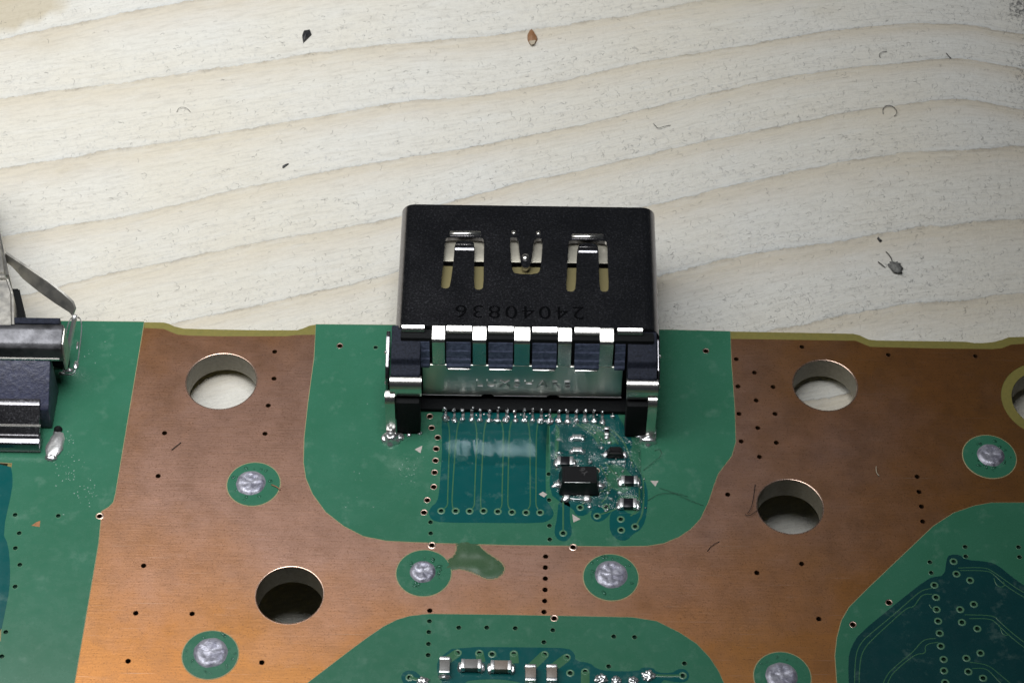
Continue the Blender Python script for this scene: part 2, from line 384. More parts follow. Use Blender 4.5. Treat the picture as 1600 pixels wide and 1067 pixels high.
def on_wood(pxs, h, r=.0): return [PW(x, y, h) for x, y in pxs]
def flake(name, pxs, h, mat, label, cat, crest=0.0):
    """a small solid chip lying on the wood, outline traced"""
    pts = on_wood(pxs, 0.02); c = sum(pts, Vector()) / len(pts); bm = bmesh.new()
    lo = [bm.verts.new(p) for p in pts]; hi = [bm.verts.new(c + (p - c) * .86 + Vector((0, 0, h * (.7 + .5 * random.random())))) for p in pts]
    top = bm.verts.new(c + Vector((0, 0, h + crest))); bm.faces.new(lo[::-1]); n = len(pts)
    for i in range(n):
        bm.faces.new((lo[i], lo[(i + 1) % n], hi[(i + 1) % n], hi[i])); bm.faces.new((hi[i], hi[(i + 1) % n], top))
    return tag(obj(name, mesh_from(bm, name), mat), label, cat)
flake('black_crumb', [(473, 64), (472, 57), (475, 51), (480, 49), (485, 49), (487, 55), (482, 60), (477, 65), (474, 68)], .22, M['soot'], 'black half-round crumb lying on the wood near the top edge', 'crumb', .1)
fl = flake('brown_flake', [(824, 62), (824, 55), (827, 49), (830, 46.5), (834, 51), (839, 58), (840, 63), (836, 69), (831, 71.5), (827, 69)], .16, M['brown'], 'small brown teardrop-shaped flake lying on the wood', 'flake', .12)
bt = on_wood([(827, 65), (837, 64), (835, 69.5), (831, 71), (828, 69)], .24); bm = bmesh.new(); bm.faces.new([bm.verts.new(p) for p in bt])
r_ = bmesh.ops.extrude_face_region(bm, geom=bm.faces[:]); bmesh.ops.translate(bm, vec=(0, 0, .05), verts=[v for v in r_['geom'] if isinstance(v, bmesh.types.BMVert)])
obj('pale_tip', mesh_from(bm, 'pale_tip'), M['cream'], fl)
flake('black_splinter', [(441, 262), (443, 260), (449, 256.5), (451.5, 257), (446, 261), (442, 263.5)], .1, M['soot'], 'thin black splinter lying on the wood left of the big connector', 'splinter')
flake('black_chip', [(1370, 373), (1372, 371.5), (1375, 376), (1378, 377), (1375, 379.5)], .14, M['soot'], 'tiny black angular chip on the wood right of the connector', 'chip')
blob('tmp', PW(1399, 416, .02), .42, .62, .1, M['lint'], None, .5, 5, 3, 2.6)
o = bpy.data.objects['tmp']; o.name = 'lint_ball'; o.data.name = 'lint_ball'; tag(o, 'flattened grey ball of lint on the wood right of the connector', 'lint'); o.rotation_euler.z = .5
def fibre(name, pxs, r, mat, label, cat, wood=True, z=.04, lift=.12):
    pts = smoothloop(pxs, 2, False); out = []
    for i, (x, y) in enumerate(pts):
        k = math.sin(math.pi * i / (len(pts) - 1)) * lift
        out.append(PW(x, y, .03 + k) if wood else P(x, y, z + k))
    return tag(obj(name, mesh_from(tube(out, r, 5), name, smooth=True), mat), label, cat)
fibre('hair', [(1380, 179), (1379, 171), (1384, 166), (1390, 164.5), (1397, 168), (1402, 175), (1400, 180), (1397, 182)], .020, M['hair'], 'curled dark hair forming an open ring on the wood', 'hair')
fibre('hair', [(1386, 81), (1378, 81), (1373, 86), (1376, 91)], .019, M['hair'], 'short hooked dark hair on the wood below the upper right corner', 'hair')
fibre('hair', [(1478, 83), (1482, 88), (1486, 92)], .025, M['hair'], 'straight short dark bristle on the wood near the upper right grime patch', 'hair')
fibre('hair', [(1372, 409), (1377, 413), (1383, 418)], .03, M['hair'], 'straight dark bristle lying left of the lint ball', 'hair')
fibre('hair', [(1384, 393), (1391, 400), (1394, 408)], .026, M['hair'], 'fine dark hair just above the lint ball', 'hair')
fibre('hair', [(276, 176), (279, 169), (285, 167.5), (292, 169), (298, 176)], .013, M['hair'], 'thin arched hair on the pale wood at upper left', 'hair')
fibre('hair', [(1021, 193), (1028, 202), (1036, 198), (1048, 196)], .015, M['hair'], 'check-mark shaped dark fibre on the wood above the connector', 'hair')

def build_fuzz():
    bm = bmesh.new(); rnd = random.Random(3); k = 0
    while k < 5200:
        px, py = rnd.uniform(-60, 1660), rnd.uniform(-40, 540)
        f = ring_at(px, py) % 1.0
        w = .25 + .75 * (f > .4)
        w *= .25 + .75 * min(1, max(0, (px - 350) / 900))
        if rnd.random() > w: continue
        k += 1
        c = PW(px, py, .015); a = rnd.gauss(.18, .7); L = rnd.uniform(.08, .34) * (1 + .4 * (rnd.random() < .1)); bend = rnd.gauss(0, 1.6); r = rnd.uniform(.002, .0065)
        pts = []
        for i in range(4):
            s = i / 3; th = a + bend * s; c2 = c + Vector((math.cos(th), math.sin(th), 0)) * (L * s); c2.z = wood_z(c2.y) + .012 + .03 * math.sin(math.pi * s); pts.append(c2)
        rings = []
        for i, p in enumerate(pts):
            t = (pts[min(3, i + 1)] - pts[max(0, i - 1)]).normalized(); u = Vector((-t.y, t.x, 0)) * r
            rings.append((bm.verts.new(p + u), bm.verts.new(p + Vector((0, 0, r * 1.5))), bm.verts.new(p - u)))
        for i in range(3):
            for j in range(2): bm.faces.new((rings[i][j], rings[i][j + 1], rings[i + 1][j + 1], rings[i + 1][j]))
    o = obj('wood_fuzz', mesh_from(bm, 'wood_fuzz'), M['fuzz']); o['kind'] = 'stuff'; o['label'] = 'short grey wood fibres and dust scattered over the tabletop'
build_fuzz()

# ------------------------------------------------------------------ the circuit board
board = thing('circuit_board', 'green and bare copper circuit board lying on the wooden table', 'circuit board', None, (0, 0, -1.6))
INV = Vector((0, 0, 1.6))
class Z: FR, CU, MK, TE, TR = -.06, -.025, 0.0, .008, .016      # tops of fibre, copper, mask, dark mask, traces
def bpart(o):                                          # board parts are modelled in world heights; the board's base is its underside
    o.parent = board; o.location = o.location + INV; return o

OUT = [(-300, 500), (0, 501), (128, 501.5), (225, 502.5), (256, 503), (264, 505), (272, 509), (287, 512.5), (343, 514), (412, 515), (464, 515), (474, 512), (483, 508), (493, 506), (606, 507), (850, 511), (1060, 515), (1141, 517), (1333, 520.5), (1343.5, 523), (1357, 529.5), (1370, 531), (1509, 533), (1522, 535), (1536, 535), (1552, 533.5), (1566, 530), (1576, 526), (1610, 525), (2000, 531), (2000, 1500), (-300, 1500), (-300, 1010), (-60, 1000), (-10, 990), (-2, 930), (-4, 860), (-14, 832), (0, 765), (8, 740), (14, 716), (-60, 712), (-300, 712)]
CUT = [(225, 502.8), (225, 512), (256, 513.5), (266, 518), (278, 522.5), (300, 524), (343, 525), (447, 525), (463, 523), (494, 522.5), (494, 506.4), (606, 507.4), (850, 511.4), (1060, 515.4), (1141, 517.4), (1142, 529), (1337, 532), (1349, 537), (1360, 541.5), (1465, 544), (1550, 545), (1566, 543.5), (1580, 538), (1610, 536), (2000, 541), (2000, 1490), (-290, 1490), (-290, 1020), (-60, 1010), (0, 1000), (4, 930), (2, 860), (-8, 832), (6, 765), (14, 745), (18, 722), (-60, 718), (-290, 718), (-290, 501)]
MK_L = [(-280, 501.2), (128, 501.7), (225, 502.7), (180, 770), (176.5, 784), (170, 791), (158, 798), (157, 812), (153.6, 848), (116, 1067), (40, 1480), (-285, 1480), (-285, 1022), (-58, 1012), (1, 1001), (5, 930), (3, 860), (-7, 832), (7, 765), (15, 746), (19, 723), (-58, 719), (-285, 719)]
MK_C = [(493.5, 506.6), (606, 507.6), (850, 511.6), (1060, 515.6), (1141, 517.6), (1142.7, 567), (1147.7, 635), (1149.4, 690), (1143, 712), (1122, 739.6), (1115.7, 756), (1107, 783), (1094, 810), (1079, 826), (1061, 838), (1037, 848), (1012, 852), (960, 853), (890, 852), (800, 851), (694, 848), (640, 846), (603, 844), (568, 837), (537, 821), (509, 799), (488.5, 771), (478, 746), (474.6, 722), (475.6, 684), (481.5, 629), (491, 559)]
MK_B = [(480, 1067), (510, 1044), (540, 1021), (575, 995), (600, 978), (620, 968), (640, 962), (670, 958.7), (785, 960), (890, 962), (988, 964), (1026, 970), (1062, 988), (1088, 1005), (1108, 1026), (1122, 1047), (1131, 1067), (1150, 1120), (1190, 1300), (1190, 1480), (200, 1480), (300, 1250)]
MK_R = [(1700, 785), (1600, 785), (1549, 785), (1522, 790), (1490, 801), (1458, 822), (1417, 861), (1357, 918), (1327, 948), (1315, 969), (1308, 996), (1305, 1023), (1308, 1067), (1330, 1300), (1330, 1480), (1990, 1480), (1990, 790)]

VIA_CU = [(429, 549), (428, 591), (419, 633), (414, 677), (257, 676), (247, 743), (224.4, 883), (212, 957), (300, 958), (200, 1032), (409, 1034),
          (1253, 541.5), (1388, 554), (1524, 556), (1150.5, 560.7), (1178.8, 581.7), (1207.8, 604), (1153, 603), (1181.5, 625), (1211, 646), (1154.8, 646), (1184, 668), (1158, 689), (1213, 691), (1186.6, 713), (1137, 772), (1433, 744), (1436, 767.6), (1439.7, 790.6), (1441.7, 814),
          (1182.5, 894), (1252.4, 880), (1279.4, 966), (852.6, 868.7), (852, 885.8), (852, 903), (851.5, 920.5), (851, 938), (850, 955), (671.6, 953)]
VIA_EDGE = [(155.5, 805.5), (674.8, 851), (895.6, 854), (866, 965)]                 # plated holes sitting on the mask edge
VIA_RING = [(531, 540), (1103, 548), (671.6, 650), (674.4, 668), (684, 683), (681.6, 700.6), (680.6, 718.8), (679, 737.5), (677.8, 760), (667.5, 780.6), (662.5, 800), (932, 735), (1389, 940.6), (1332.7, 975)]
VIA_TENT = [(23.6, 804), (91, 805.6), (30, 832.6), (24, 856), (31, 882), (23.6, 916), (9, 987), (3, 1025), (587, 543), (673, 833), (672.8, 815.6), (858.5, 821), (859, 842.5), (858, 781), (857.5, 740.6), (671, 970), (670, 987), (669.5, 1005.5), (669, 1023), (716.8, 980), (760.5, 980), (805, 981), (863.8, 984), (849.8, 1002.7), (959, 994), (991.5, 995), (951, 1040.5), (1069.6, 1036), (1453, 878), (1455, 894.5), (1509, 869), (1508, 854), (1591.5, 854.5), (1593, 870)]
VIA_TEAL = [(689.4, 798), (712, 798), (733.8, 798.4), (755.6, 798), (777.8, 799), (800, 800), (822, 800.6), (844, 800.6), (880, 832.8), (906.6, 792.8), (933, 806), (947, 791.6), (970.6, 828), (992.5, 822.5), (970, 811),
            (914.5, 1049), (891, 1051), (640, 1058), (715, 1019.5), (749, 1020), (769, 1021.6), (803, 1021), (851, 1022), (885.5, 1026.5), (1066.8, 1055),
            (1490, 877), (1494.5, 896.5), (1515.8, 906.5), (1460, 914), (1462.5, 933), (1463.5, 952), (1465.8, 970), (1468.3, 989), (1470, 1009), (1474.5, 1029.7), (1475, 1047.5), (1477, 1066), (1521.6, 943.8), (1500.3, 952), (1503, 972), (1527, 981.8), (1532, 1020), (1510, 1028), (1513, 1049), (1536, 1059)]
def xy(px): p = P(*px); return (p.x, p.y)
RV = .145; RT_ = .125
ALLV = [(xy(v), RV) for v in VIA_CU + VIA_EDGE + VIA_RING] + [(xy(v), RT_) for v in VIA_TENT + VIA_TEAL]
HOLES = []                                             # mounting holes: centre and radius in the board plane
for cx, cy, w in ((345.9, 594.9, 109.8), (452.4, 928.7, 105), (1289.3, 601.3, 99.5), (1234.5, 790.6, 103)):
    a, b = P(cx - w / 2, cy), P(cx + w / 2, cy); c = P(cx, cy); HOLES.append(((c.x, c.y), (b - a).length / 2))
EDGE_HOLE = (xy((1640, 624)), 2.3, 2.95)
DISC_PX = [(396.2, 755.8, 84, 2.02, 'round', 1), (328.5, 1022.3, 88.7, 1, 'r', 2), (662.1, 894.7, 87.1, 1, 'r', 3), (954.5, 901.3, 87.1, 1, 'r', 4), (1546.1, 713, 83.8, 1, 'r', 5), (1222.5, 1056.5, 90.2, 1, 'r', 6)]

vh = [circ(c, r, 12) for c, r in ALLV]
mh = [circ(c, r, 64) for c, r in HOLES]
sub = sheet('fibre_substrate', [poly(OUT)], mh + [circ(EDGE_HOLE[0], EDGE_HOLE[1], 64)] + vh, -1.6, Z.FR, M['fr4'], None); bpart(sub)
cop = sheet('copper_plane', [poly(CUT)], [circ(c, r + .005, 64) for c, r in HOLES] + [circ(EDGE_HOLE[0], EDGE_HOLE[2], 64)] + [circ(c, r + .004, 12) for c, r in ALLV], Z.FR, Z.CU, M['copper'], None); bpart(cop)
def inside(pt, lp):
    r = False; n = len(lp)
    for i in range(n):
        (xa, ya), (xb, yb) = lp[i], lp[(i + 1) % n]
        if (ya > pt[1]) != (yb > pt[1]) and pt[0] < (xb - xa) * (pt[1] - ya) / (yb - ya) + xa: r = not r
    return r
RING_R = .215
ring_xy = [xy(v) for v in VIA_RING]; tent_xy = [xy(v) for v in VIA_TENT]; teal_xy = [xy(v) for v in VIA_TEAL]; edge_xy = [xy(v) for v in VIA_EDGE]
def mask_sheet(name, lp):
    for c in edge_xy: lp = notch(lp, c, RING_R + .02)
    h = [circ(c, RING_R, 14) for c in ring_xy if inside(c, lp)] + [circ(c, RT_ + .008, 12) for c in tent_xy + teal_xy if inside(c, lp)]
    o = sheet(name, [lp], h, Z.CU, Z.MK, M['green'], None); bpart(o)
    r = ribbon('mask_edge', lp, .075, Z.CU + .001, Z.CU + .014, M['maskline'], None, True); bpart(r)
    return o
ML, MC, MB_, MR = poly(MK_L), poly(MK_C), poly(MK_B), poly(MK_R)
for nm, lp in (('solder_mask', ML), ('solder_mask', MC), ('solder_mask', MB_), ('solder_mask', MR)): mask_sheet(nm, lp)

def teal_sheet(pxs, it=2, holes=(), mat='teal'):
    lp = poly(pxs, Z.TE, it)
    h = [circ(c, RT_ + .012, 12) for c in teal_xy + tent_xy if inside(c, lp)] + [circ(c, RING_R + .01, 14) for c in ring_xy if inside(c, lp)]
    bpart(sheet('dark_mask_area', [lp], h + [poly(x, Z.TE, 1) for x in holes], Z.MK, Z.TE, M[mat], None))
teal_sheet([(694, 637), (690, 655), (691, 700), (688, 745), (686, 769), (683, 784), (674, 791), (669, 800), (674, 812), (690, 816), (770, 816.5), (845, 817), (860, 812), (866, 803), (862, 793), (855, 783), (852.5, 769), (853, 694), (856, 655), (856, 637)], 1)
teal_sheet([(873, 780), (870, 812), (866, 828), (868, 839), (876, 845), (885, 845), (892, 838), (894, 828), (890, 813), (891, 780)], 1)
teal_sheet([(858, 637), (962, 637), (968, 655), (990, 685), (984, 712), (1000, 738), (1012, 760), (1012, 790), (1008, 815), (1000, 828), (990, 833), (980, 844), (966, 844), (953, 832), (952, 806), (958, 796), (945, 812), (932, 816), (922, 808), (926, 794), (914, 806), (900, 805), (895, 794), (878, 786), (858, 770), (861, 720)], 1,
           [[(868, 668), (874, 668), (872, 720), (866, 720)], [(905, 738), (922, 750), (918, 768), (904, 762)], [(955, 722), (985, 735), (990, 760), (972, 772), (952, 760), (946, 738)], [(960, 775), (975, 800), (998, 805), (1002, 780), (990, 772)], [(925, 670), (955, 680), (965, 695), (935, 692)]])
teal_sheet([(710, 1010), (848, 1011), (888, 1012), (898, 1020), (899, 1032), (922, 1035), (932, 1044), (950, 1048), (998, 1048), (1003, 1042), (1020, 1042), (1026, 1050), (1050, 1051), (1058, 1045), (1070, 1044), (1078, 1053), (1074, 1064), (1060, 1066), (1030, 1060), (1030, 1095), (990, 1110), (860, 1100), (842, 1075), (800, 1062), (760, 1060), (722, 1064), (702, 1100), (690, 1062), (683, 1052), (683, 1032), (692, 1023)], 1)
teal_sheet([(626, 1058), (630, 1049), (642, 1046), (652, 1050), (662, 1062), (650, 1075), (632, 1070)], 1)
teal_sheet([(1327, 1090), (1325, 1030), (1330, 1010), (1343, 989), (1397, 945), (1432, 917), (1446, 907), (1456, 901), (1476, 899), (1479, 872), (1484, 866), (1500, 866), (1507, 874), (1544, 877), (1560, 883), (1580, 900), (1604, 917), (1700, 970), (1700, 1300), (1340, 1300)], 1, (), 'teal2')
teal_sheet([(-80, 722), (16, 724), (20, 745), (19, 765), (4, 832), (13, 851), (16, 885), (15, 920), (8, 955), (1, 990), (-60, 1004)], 1)

def trace(pxs, w=.10, it=2, z=None, mat='trace'):
    pts = smoothloop([xy(p) for p in pxs], it, False)
    z = Z.TE if z is None else z
    bpart(ribbon('trace', pts, w, z + .001, z + .010, M[mat], None))
for xt, xm, xv in ((703, 699.5, 690), (713.5, 706.5, 712), (745.6, 741.5, 734), (756, 751, 755.6), (787, 784.5, 778), (795.6, 793.5, 800), (828, 828.6, 822), (838, 837.4, 844)):
    trace([(xt - (6 if xv < xm else -6) * .6, 658), (xt, 674), (xm + (xt - xm) * .5, 720), (xm, 775), (xm, 790), (xv + (3 if xm > xv else -3), 795)], .075)
for ln in ([(1458, 918), (1440, 922), (1428, 932), (1400, 957), (1366, 985), (1345, 1003), (1336, 1025), (1335, 1090)], [(1456, 928), (1442, 928), (1434, 938), (1428, 948), (1418, 949), (1405, 960), (1370, 992), (1350, 1012), (1343, 1035), (1342, 1090)],
           [(1462, 997), (1447, 998), (1439, 1003), (1428, 1017), (1402, 1038), (1383, 1056), (1374, 1090)], [(1466, 1003), (1451, 1005), (1445, 1010), (1446.6, 1017), (1443, 1021), (1431.5, 1021), (1408, 1039), (1389, 1058), (1382, 1090)],
           [(1497, 887), (1540, 886), (1552, 893), (1565, 902), (1590, 920), (1620, 936)], [(1500, 891), (1543, 891), (1553, 897), (1568, 912), (1585, 924), (1620, 944)], [(1507, 960), (1553, 961), (1561, 970), (1583, 990), (1620, 1018)], [(1515, 966), (1548, 966), (1558, 974), (1578, 994), (1620, 1026)],
           [(1515, 1034), (1544, 1038), (1561, 1052), (1600, 1085)], [(1519, 1044), (1540, 1043), (1552, 1054), (1580, 1085)], [(1553, 903), (1556, 912), (1562, 917), (1570, 916), (1568, 908)], [(1562, 976), (1565, 988), (1571, 993), (1577, 990)],
           [(1452, 944), (1455, 950), (1462, 952)]):
    trace(ln, .055)
for ln in ([(868, 664), (874, 672), (871, 700), (869, 735)], [(880, 770), (880, 830)], [(900, 662), (925, 676), (936, 694)], [(908, 662), (934, 676), (945, 692)], [(917, 662), (943, 676), (955, 690)], [(926, 661), (955, 676), (966, 694)], [(936, 661), (966, 678), (980, 700), (990, 730)],
           [(1005, 742), (1006, 800), (994, 820)], [(999, 745), (999, 795), (985, 806)], [(936, 804), (965, 795), (985, 778)], [(945, 722), (960, 740), (976, 750)], [(938, 728), (950, 748), (952, 770), (940, 785)], [(908, 790), (920, 776), (940, 768), (958, 760)]):
    trace(ln, .10)
for a, b in (((715, 1019.5), (697, 1032)), ((851, 1022), (830, 1042)), ((885.5, 1026.5), (864, 1043))): trace([a, ((a[0] + b[0]) / 2, (a[1] + b[1]) / 2), b], .52, 0)
for a, b in (((749, 1020), (752, 1034)), ((803, 1021), (804, 1036)), ((914.5, 1049), (914, 1090))): trace([a, ((a[0] + b[0]) / 2, (a[1] + b[1]) / 2), b], .48, 0)
trace([(1014, 1054), (1040, 1055.5), (1064, 1055)], .16); trace([(640, 1058), (655, 1062)], .2)

# plated holes: a sunk barrel and a ring, each a part of its own
def via_mesh(name, ri, ro, z, dep=1.15):
    bm = bmesh.new(); n = 14
    L = []
    for r, zz in ((ro, z), ((ri + ro) / 2, z + .012), (ri + .012, z + .006), (ri - .004, z - .02), (ri - .004, z - dep)):
        L.append([bm.verts.new((r * math.cos(6.2832 * k / n), r * math.sin(6.2832 * k / n), zz)) for k in range(n)])
    fi = []
    for i in range(4):
        for k in range(n): fi.append((bm.faces.new((L[i][k], L[i][(k + 1) % n], L[i + 1][(k + 1) % n], L[i + 1][k])), i))
    for f, i in fi: f.material_index = 0 if i < 2 else 1
    b = bm.faces.new(L[4]); b.material_index = 1
    me = mesh_from(bm, name); return me
def via_set(lst, ri, ro, z, m0, m1='barrel', dep=1.15):
    me = via_mesh('via', ri, ro, z, dep); me.materials.append(M[m0]); me.materials.append(M[m1])
    for c in lst:
        o = obj('via', me, None, None); o.location = (c[0], c[1], 0); bpart(o)
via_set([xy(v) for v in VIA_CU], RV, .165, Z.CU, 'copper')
via_set(ring_xy + edge_xy, RV, .25, Z.CU, 'padrim')
via_set(tent_xy, RT_, .17, Z.MK, 'greenrim', 'greenhole', .13); via_set(teal_xy, RT_, .235, Z.TE, 'greenrim', 'greenhole', .13)

# mounting holes: routed wall and bright chamfered rim
for c, r in HOLES:
    bm = bmesh.new(); n = 72; L = []
    for rr, z in ((r + .06, Z.CU + .002), (r + .02, Z.CU + .006), (r - .012, Z.CU - .03)):
        L.append([bm.verts.new((rr * math.cos(6.2832 * k / n) + c[0], rr * math.sin(6.2832 * k / n) + c[1], z)) for k in range(n)])
    for i in range(2):
        for k in range(n): bm.faces.new((L[i][k], L[i][(k + 1) % n], L[i + 1][(k + 1) % n], L[i + 1][k]))
    bpart(obj('hole_rim', mesh_from(bm, 'hole_rim', smooth=True), M['rim'], None))
def wall(c, r, mat='wall'):
    bm = bmesh.new(); n = 72; L = []
    for z in (Z.CU - .03, -.5, -1.05, -1.602):
        ring = []
        for k in range(n):
            a = 6.2832 * k / n; rr = r - .013 + .012 * noise.noise(Vector((math.cos(a) * 6, math.sin(a) * 6, z * 3 + c[0])))
            ring.append(bm.verts.new((rr * math.cos(a) + c[0], rr * math.sin(a) + c[1], z)))
        L.append(ring)
    for i in range(3):
        for k in range(n): bm.faces.new((L[i][k], L[i + 1][k], L[i + 1][(k + 1) % n], L[i][(k + 1) % n]))
    bpart(obj('hole_wall', mesh_from(bm, 'hole_wall', smooth=True), M[mat], None))
for c, r in HOLES: wall(c, r)
wall(EDGE_HOLE[0], EDGE_HOLE[1])

# round mask islands with test solder points
for i, (cx, cy, w, _, _, seed) in enumerate(DISC_PX):
    c = P(cx, cy); r = (P(cx + w / 2, cy) - P(cx - w / 2, cy)).length / 2
    bpart(sheet('mask_disc', [circ((c.x, c.y), r - .03, 56)], [], Z.CU, Z.MK, M['green'], None))
    bpart(ribbon('mask_edge', circ((c.x, c.y), r - .01, 64), .075, Z.CU + .001, Z.CU + .014, M['maskline'], None, True))
    sx, sy, sr = {1: (392, 754.5, 22), 2: (329, 1019, 24), 3: (660.5, 893, 18.5), 4: (955, 897, 23.5), 5: (1548, 711, 20.5), 6: (1221, 1056, 22.5)}[seed]
    sc = P(sx, sy); R0 = sr / 25.0
    bm = bmesh.new(); n = 40; rings = []
    for q in range(9):
        t = q / 8; rr = R0 * (1 - t) if q < 8 else 0.0; ring = []
        for k in range(n):
            a = 6.2832 * k / n; nn = 1 + .07 * noise.noise(Vector((math.cos(a) * 2, math.sin(a) * 2, seed * 5.0)))
            x, y = rr * nn * math.cos(a), rr * nn * math.sin(a)
            z = [0, .10, .14, .13, .115, .11, .11, .11, .11][q] + .055 * noise.noise(Vector((x * 4.5, y * 4.5, seed * 2.3))) * (q > 0)
            ring.append((x, y, z))
        rings.append([bm.verts.new(v) for v in ring] if q < 8 else [bm.verts.new((0, 0, ring[0][2]))])
    for q in range(7):
        for k in range(n): bm.faces.new((rings[q][k], rings[q][(k + 1) % n], rings[q + 1][(k + 1) % n], rings[q + 1][k]))
    for k in range(n): bm.faces.new((rings[7][k], rings[7][(k + 1) % n], rings[8][0]))
    sp = obj('solder_point', mesh_from(bm, 'solder_point', smooth=True), M['dull'], None, (sc.x, sc.y, 0)); bpart(sp)
    # splashes of clear flux round it
    bm = bmesh.new(); rnd = random.Random(seed)
    for q in range(16):
        a = rnd.uniform(0, 6.28); d = R0 * rnd.uniform(1.08, 1.45); s = rnd.uniform(.03, .10)
        mt = Matrix.Translation((d * math.cos(a), d * math.sin(a), 0)) @ Matrix.Rotation(rnd.uniform(0, 3), 4, 'Z') @ Matrix.Diagonal((s * rnd.uniform(1, 2), s, s * .45, 1))
        bmesh.ops.create_icosphere(bm, subdivisions=2, radius=1, matrix=mt)
    fo = obj('flux_splash', mesh_from(bm, 'flux_splash', smooth=True), M['flux'], None, (sc.x, sc.y, 0)); fo['kind'] = 'stuff'; bpart(fo)

# olive spill of mask between the copper strips, worn copper triangles, white residue specks
sp = poly([(711, 838), (713, 861), (706, 870), (694, 876), (690, 890), (700, 893), (716, 888), (733, 892), (750, 900), (764, 905), (781, 901), (789, 890), (786, 879), (771, 869), (753, 857), (748, 846), (752, 838)], 0, 2)
for t in ([(648, 702), (660, 696), (657, 708)], [(894, 803), (896, 816), (907, 811)], [(1016, 751), (1029, 751), (1024, 760)], [(842, 772), (848, 768), (855, 772), (850, 777)]):
    bpart(sheet('silk_mark', [poly(t)], [], Z.MK, Z.MK + .012, M['white'], None))
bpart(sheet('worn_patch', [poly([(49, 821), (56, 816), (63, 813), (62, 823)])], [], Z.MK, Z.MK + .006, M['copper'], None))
bm = bmesh.new(); rnd = random.Random(11)
for cx, cy, sx, sy, k in ((107, 735, 25, 40, 40), (135, 770, 20, 20, 25), (640, 735, 28, 20, 25), (150, 545, 20, 20, 8), (110, 690, 16, 20, 14), (700, 600, 500, 100, 14), (560, 760, 40, 60, 10)):
    for q in range(k):
        p = P(rnd.gauss(cx, sx * .5), rnd.gauss(cy, sy * .5))
        if not (inside((p.x, p.y), ML) or inside((p.x, p.y), MC)) or p.y > 0: continue
        s = rnd.uniform(.012, .03)
        bmesh.ops.create_icosphere(bm, subdivisions=1, radius=1, matrix=Matrix.Translation((p.x, p.y, Z.MK)) @ Matrix.Rotation(rnd.uniform(0, 3), 4, 'Z') @ Matrix.Diagonal((s * rnd.uniform(1, 2.2), s, .008, 1)))
fo = obj('residue_specks', mesh_from(bm, 'residue_specks'), M['dust'], None); fo['kind'] = 'stuff'; bpart(fo)
# dried flux film round the pins and small parts
def film(name, pxs, zb, h, seed, it=2, step=.16, mat='flux'):
    lp = poly(pxs, 0, it); xs = [p[0] for p in lp]; ys = [p[1] for p in lp]; bm = bmesh.new(); V = {}
    nx = int((max(xs) - min(xs)) / step) + 1; ny = int((max(ys) - min(ys)) / step) + 1
    def ed(pt): return min((Vector(pt) - Vector(q)).length for q in lp)
    for j in range(ny + 1):
        for i in range(nx + 1):
            pt = (min(xs) + i * step, min(ys) + j * step)
            if inside(pt, lp):
                e = min(1, ed(pt) / .5)
                V[i, j] = bm.verts.new((pt[0], pt[1], zb + (h * (.5 + .9 * noise.noise(Vector((pt[0] * 1.3, pt[1] * 1.3, seed))))) * math.sin(e * 1.57)))
    for (i, j) in V:
        if (i + 1, j) in V and (i, j + 1) in V and (i + 1, j + 1) in V: bm.faces.new((V[i, j], V[i + 1, j], V[i + 1, j + 1], V[i, j + 1]))
    o = obj(name, mesh_from(bm, name, smooth=True), M[mat], None); bpart(o); return o
spo = film('mask_spill', [(711, 840), (713, 861), (706, 870), (694, 876), (690, 890), (700, 893), (716, 888), (733, 892), (750, 900), (764, 906), (781, 902), (790, 890), (786, 879), (771, 869), (753, 857), (748, 846), (752, 840)], Z.CU + .003, .07, 6.0, 2, .06)
spo.data.materials.clear(); spo.data.materials.append(M['spill'])
bpart(ribbon('spill_edge', poly([(711, 850), (713, 861), (706, 870), (694, 876), (690, 890), (700, 893), (716, 888), (733, 892), (750, 900), (764, 906), (781, 902), (790, 890), (786, 879), (771, 869), (753, 857), (750, 850)], 0, 2), .05, Z.CU + .002, Z.CU + .02, M['maskline'], None, True))
film('flux_film', [(860, 650), (985, 650), (1005, 690), (1000, 740), (1012, 780), (990, 800), (930, 795), (868, 778), (856, 730)], Z.TE + .02, .16, 4.0, 2, .09, 'wetflux')
bm = bmesh.new(); V = {}; nx, ny = 60, 30                 # thick flux meniscus that runs out from under the pins
for j in range(ny + 1):
    for i in range(nx + 1):
        u, v = i / nx, j / ny; x = -4.45 + 6.75 * u; wv = .55 * noise.noise(Vector((x * .55, 2.2, 0))) + .22 * noise.noise(Vector((x * 2.1, 7.2, 0)))
        y = -6.35 - (3.15 + wv) * v
        k = .34 * (math.cos(math.pi * max(0, (v - .28) / .72)) * .5 + .5)
        e = math.sin(1.5708 * min(1, u / .16, (1 - u) / .13))
        V[i, j] = bm.verts.new((x, y, Z.TE + .018 + k * e * (1 + .07 * noise.noise(Vector((x * .8, y * 1.0, 3.0))))))
for j in range(ny):
    for i in range(nx): bm.faces.new((V[i, j], V[i + 1, j], V[i + 1, j + 1], V[i, j + 1]))
bpart(obj('flux_film', mesh_from(bm, 'flux_film', smooth=True), M['flux'], None))

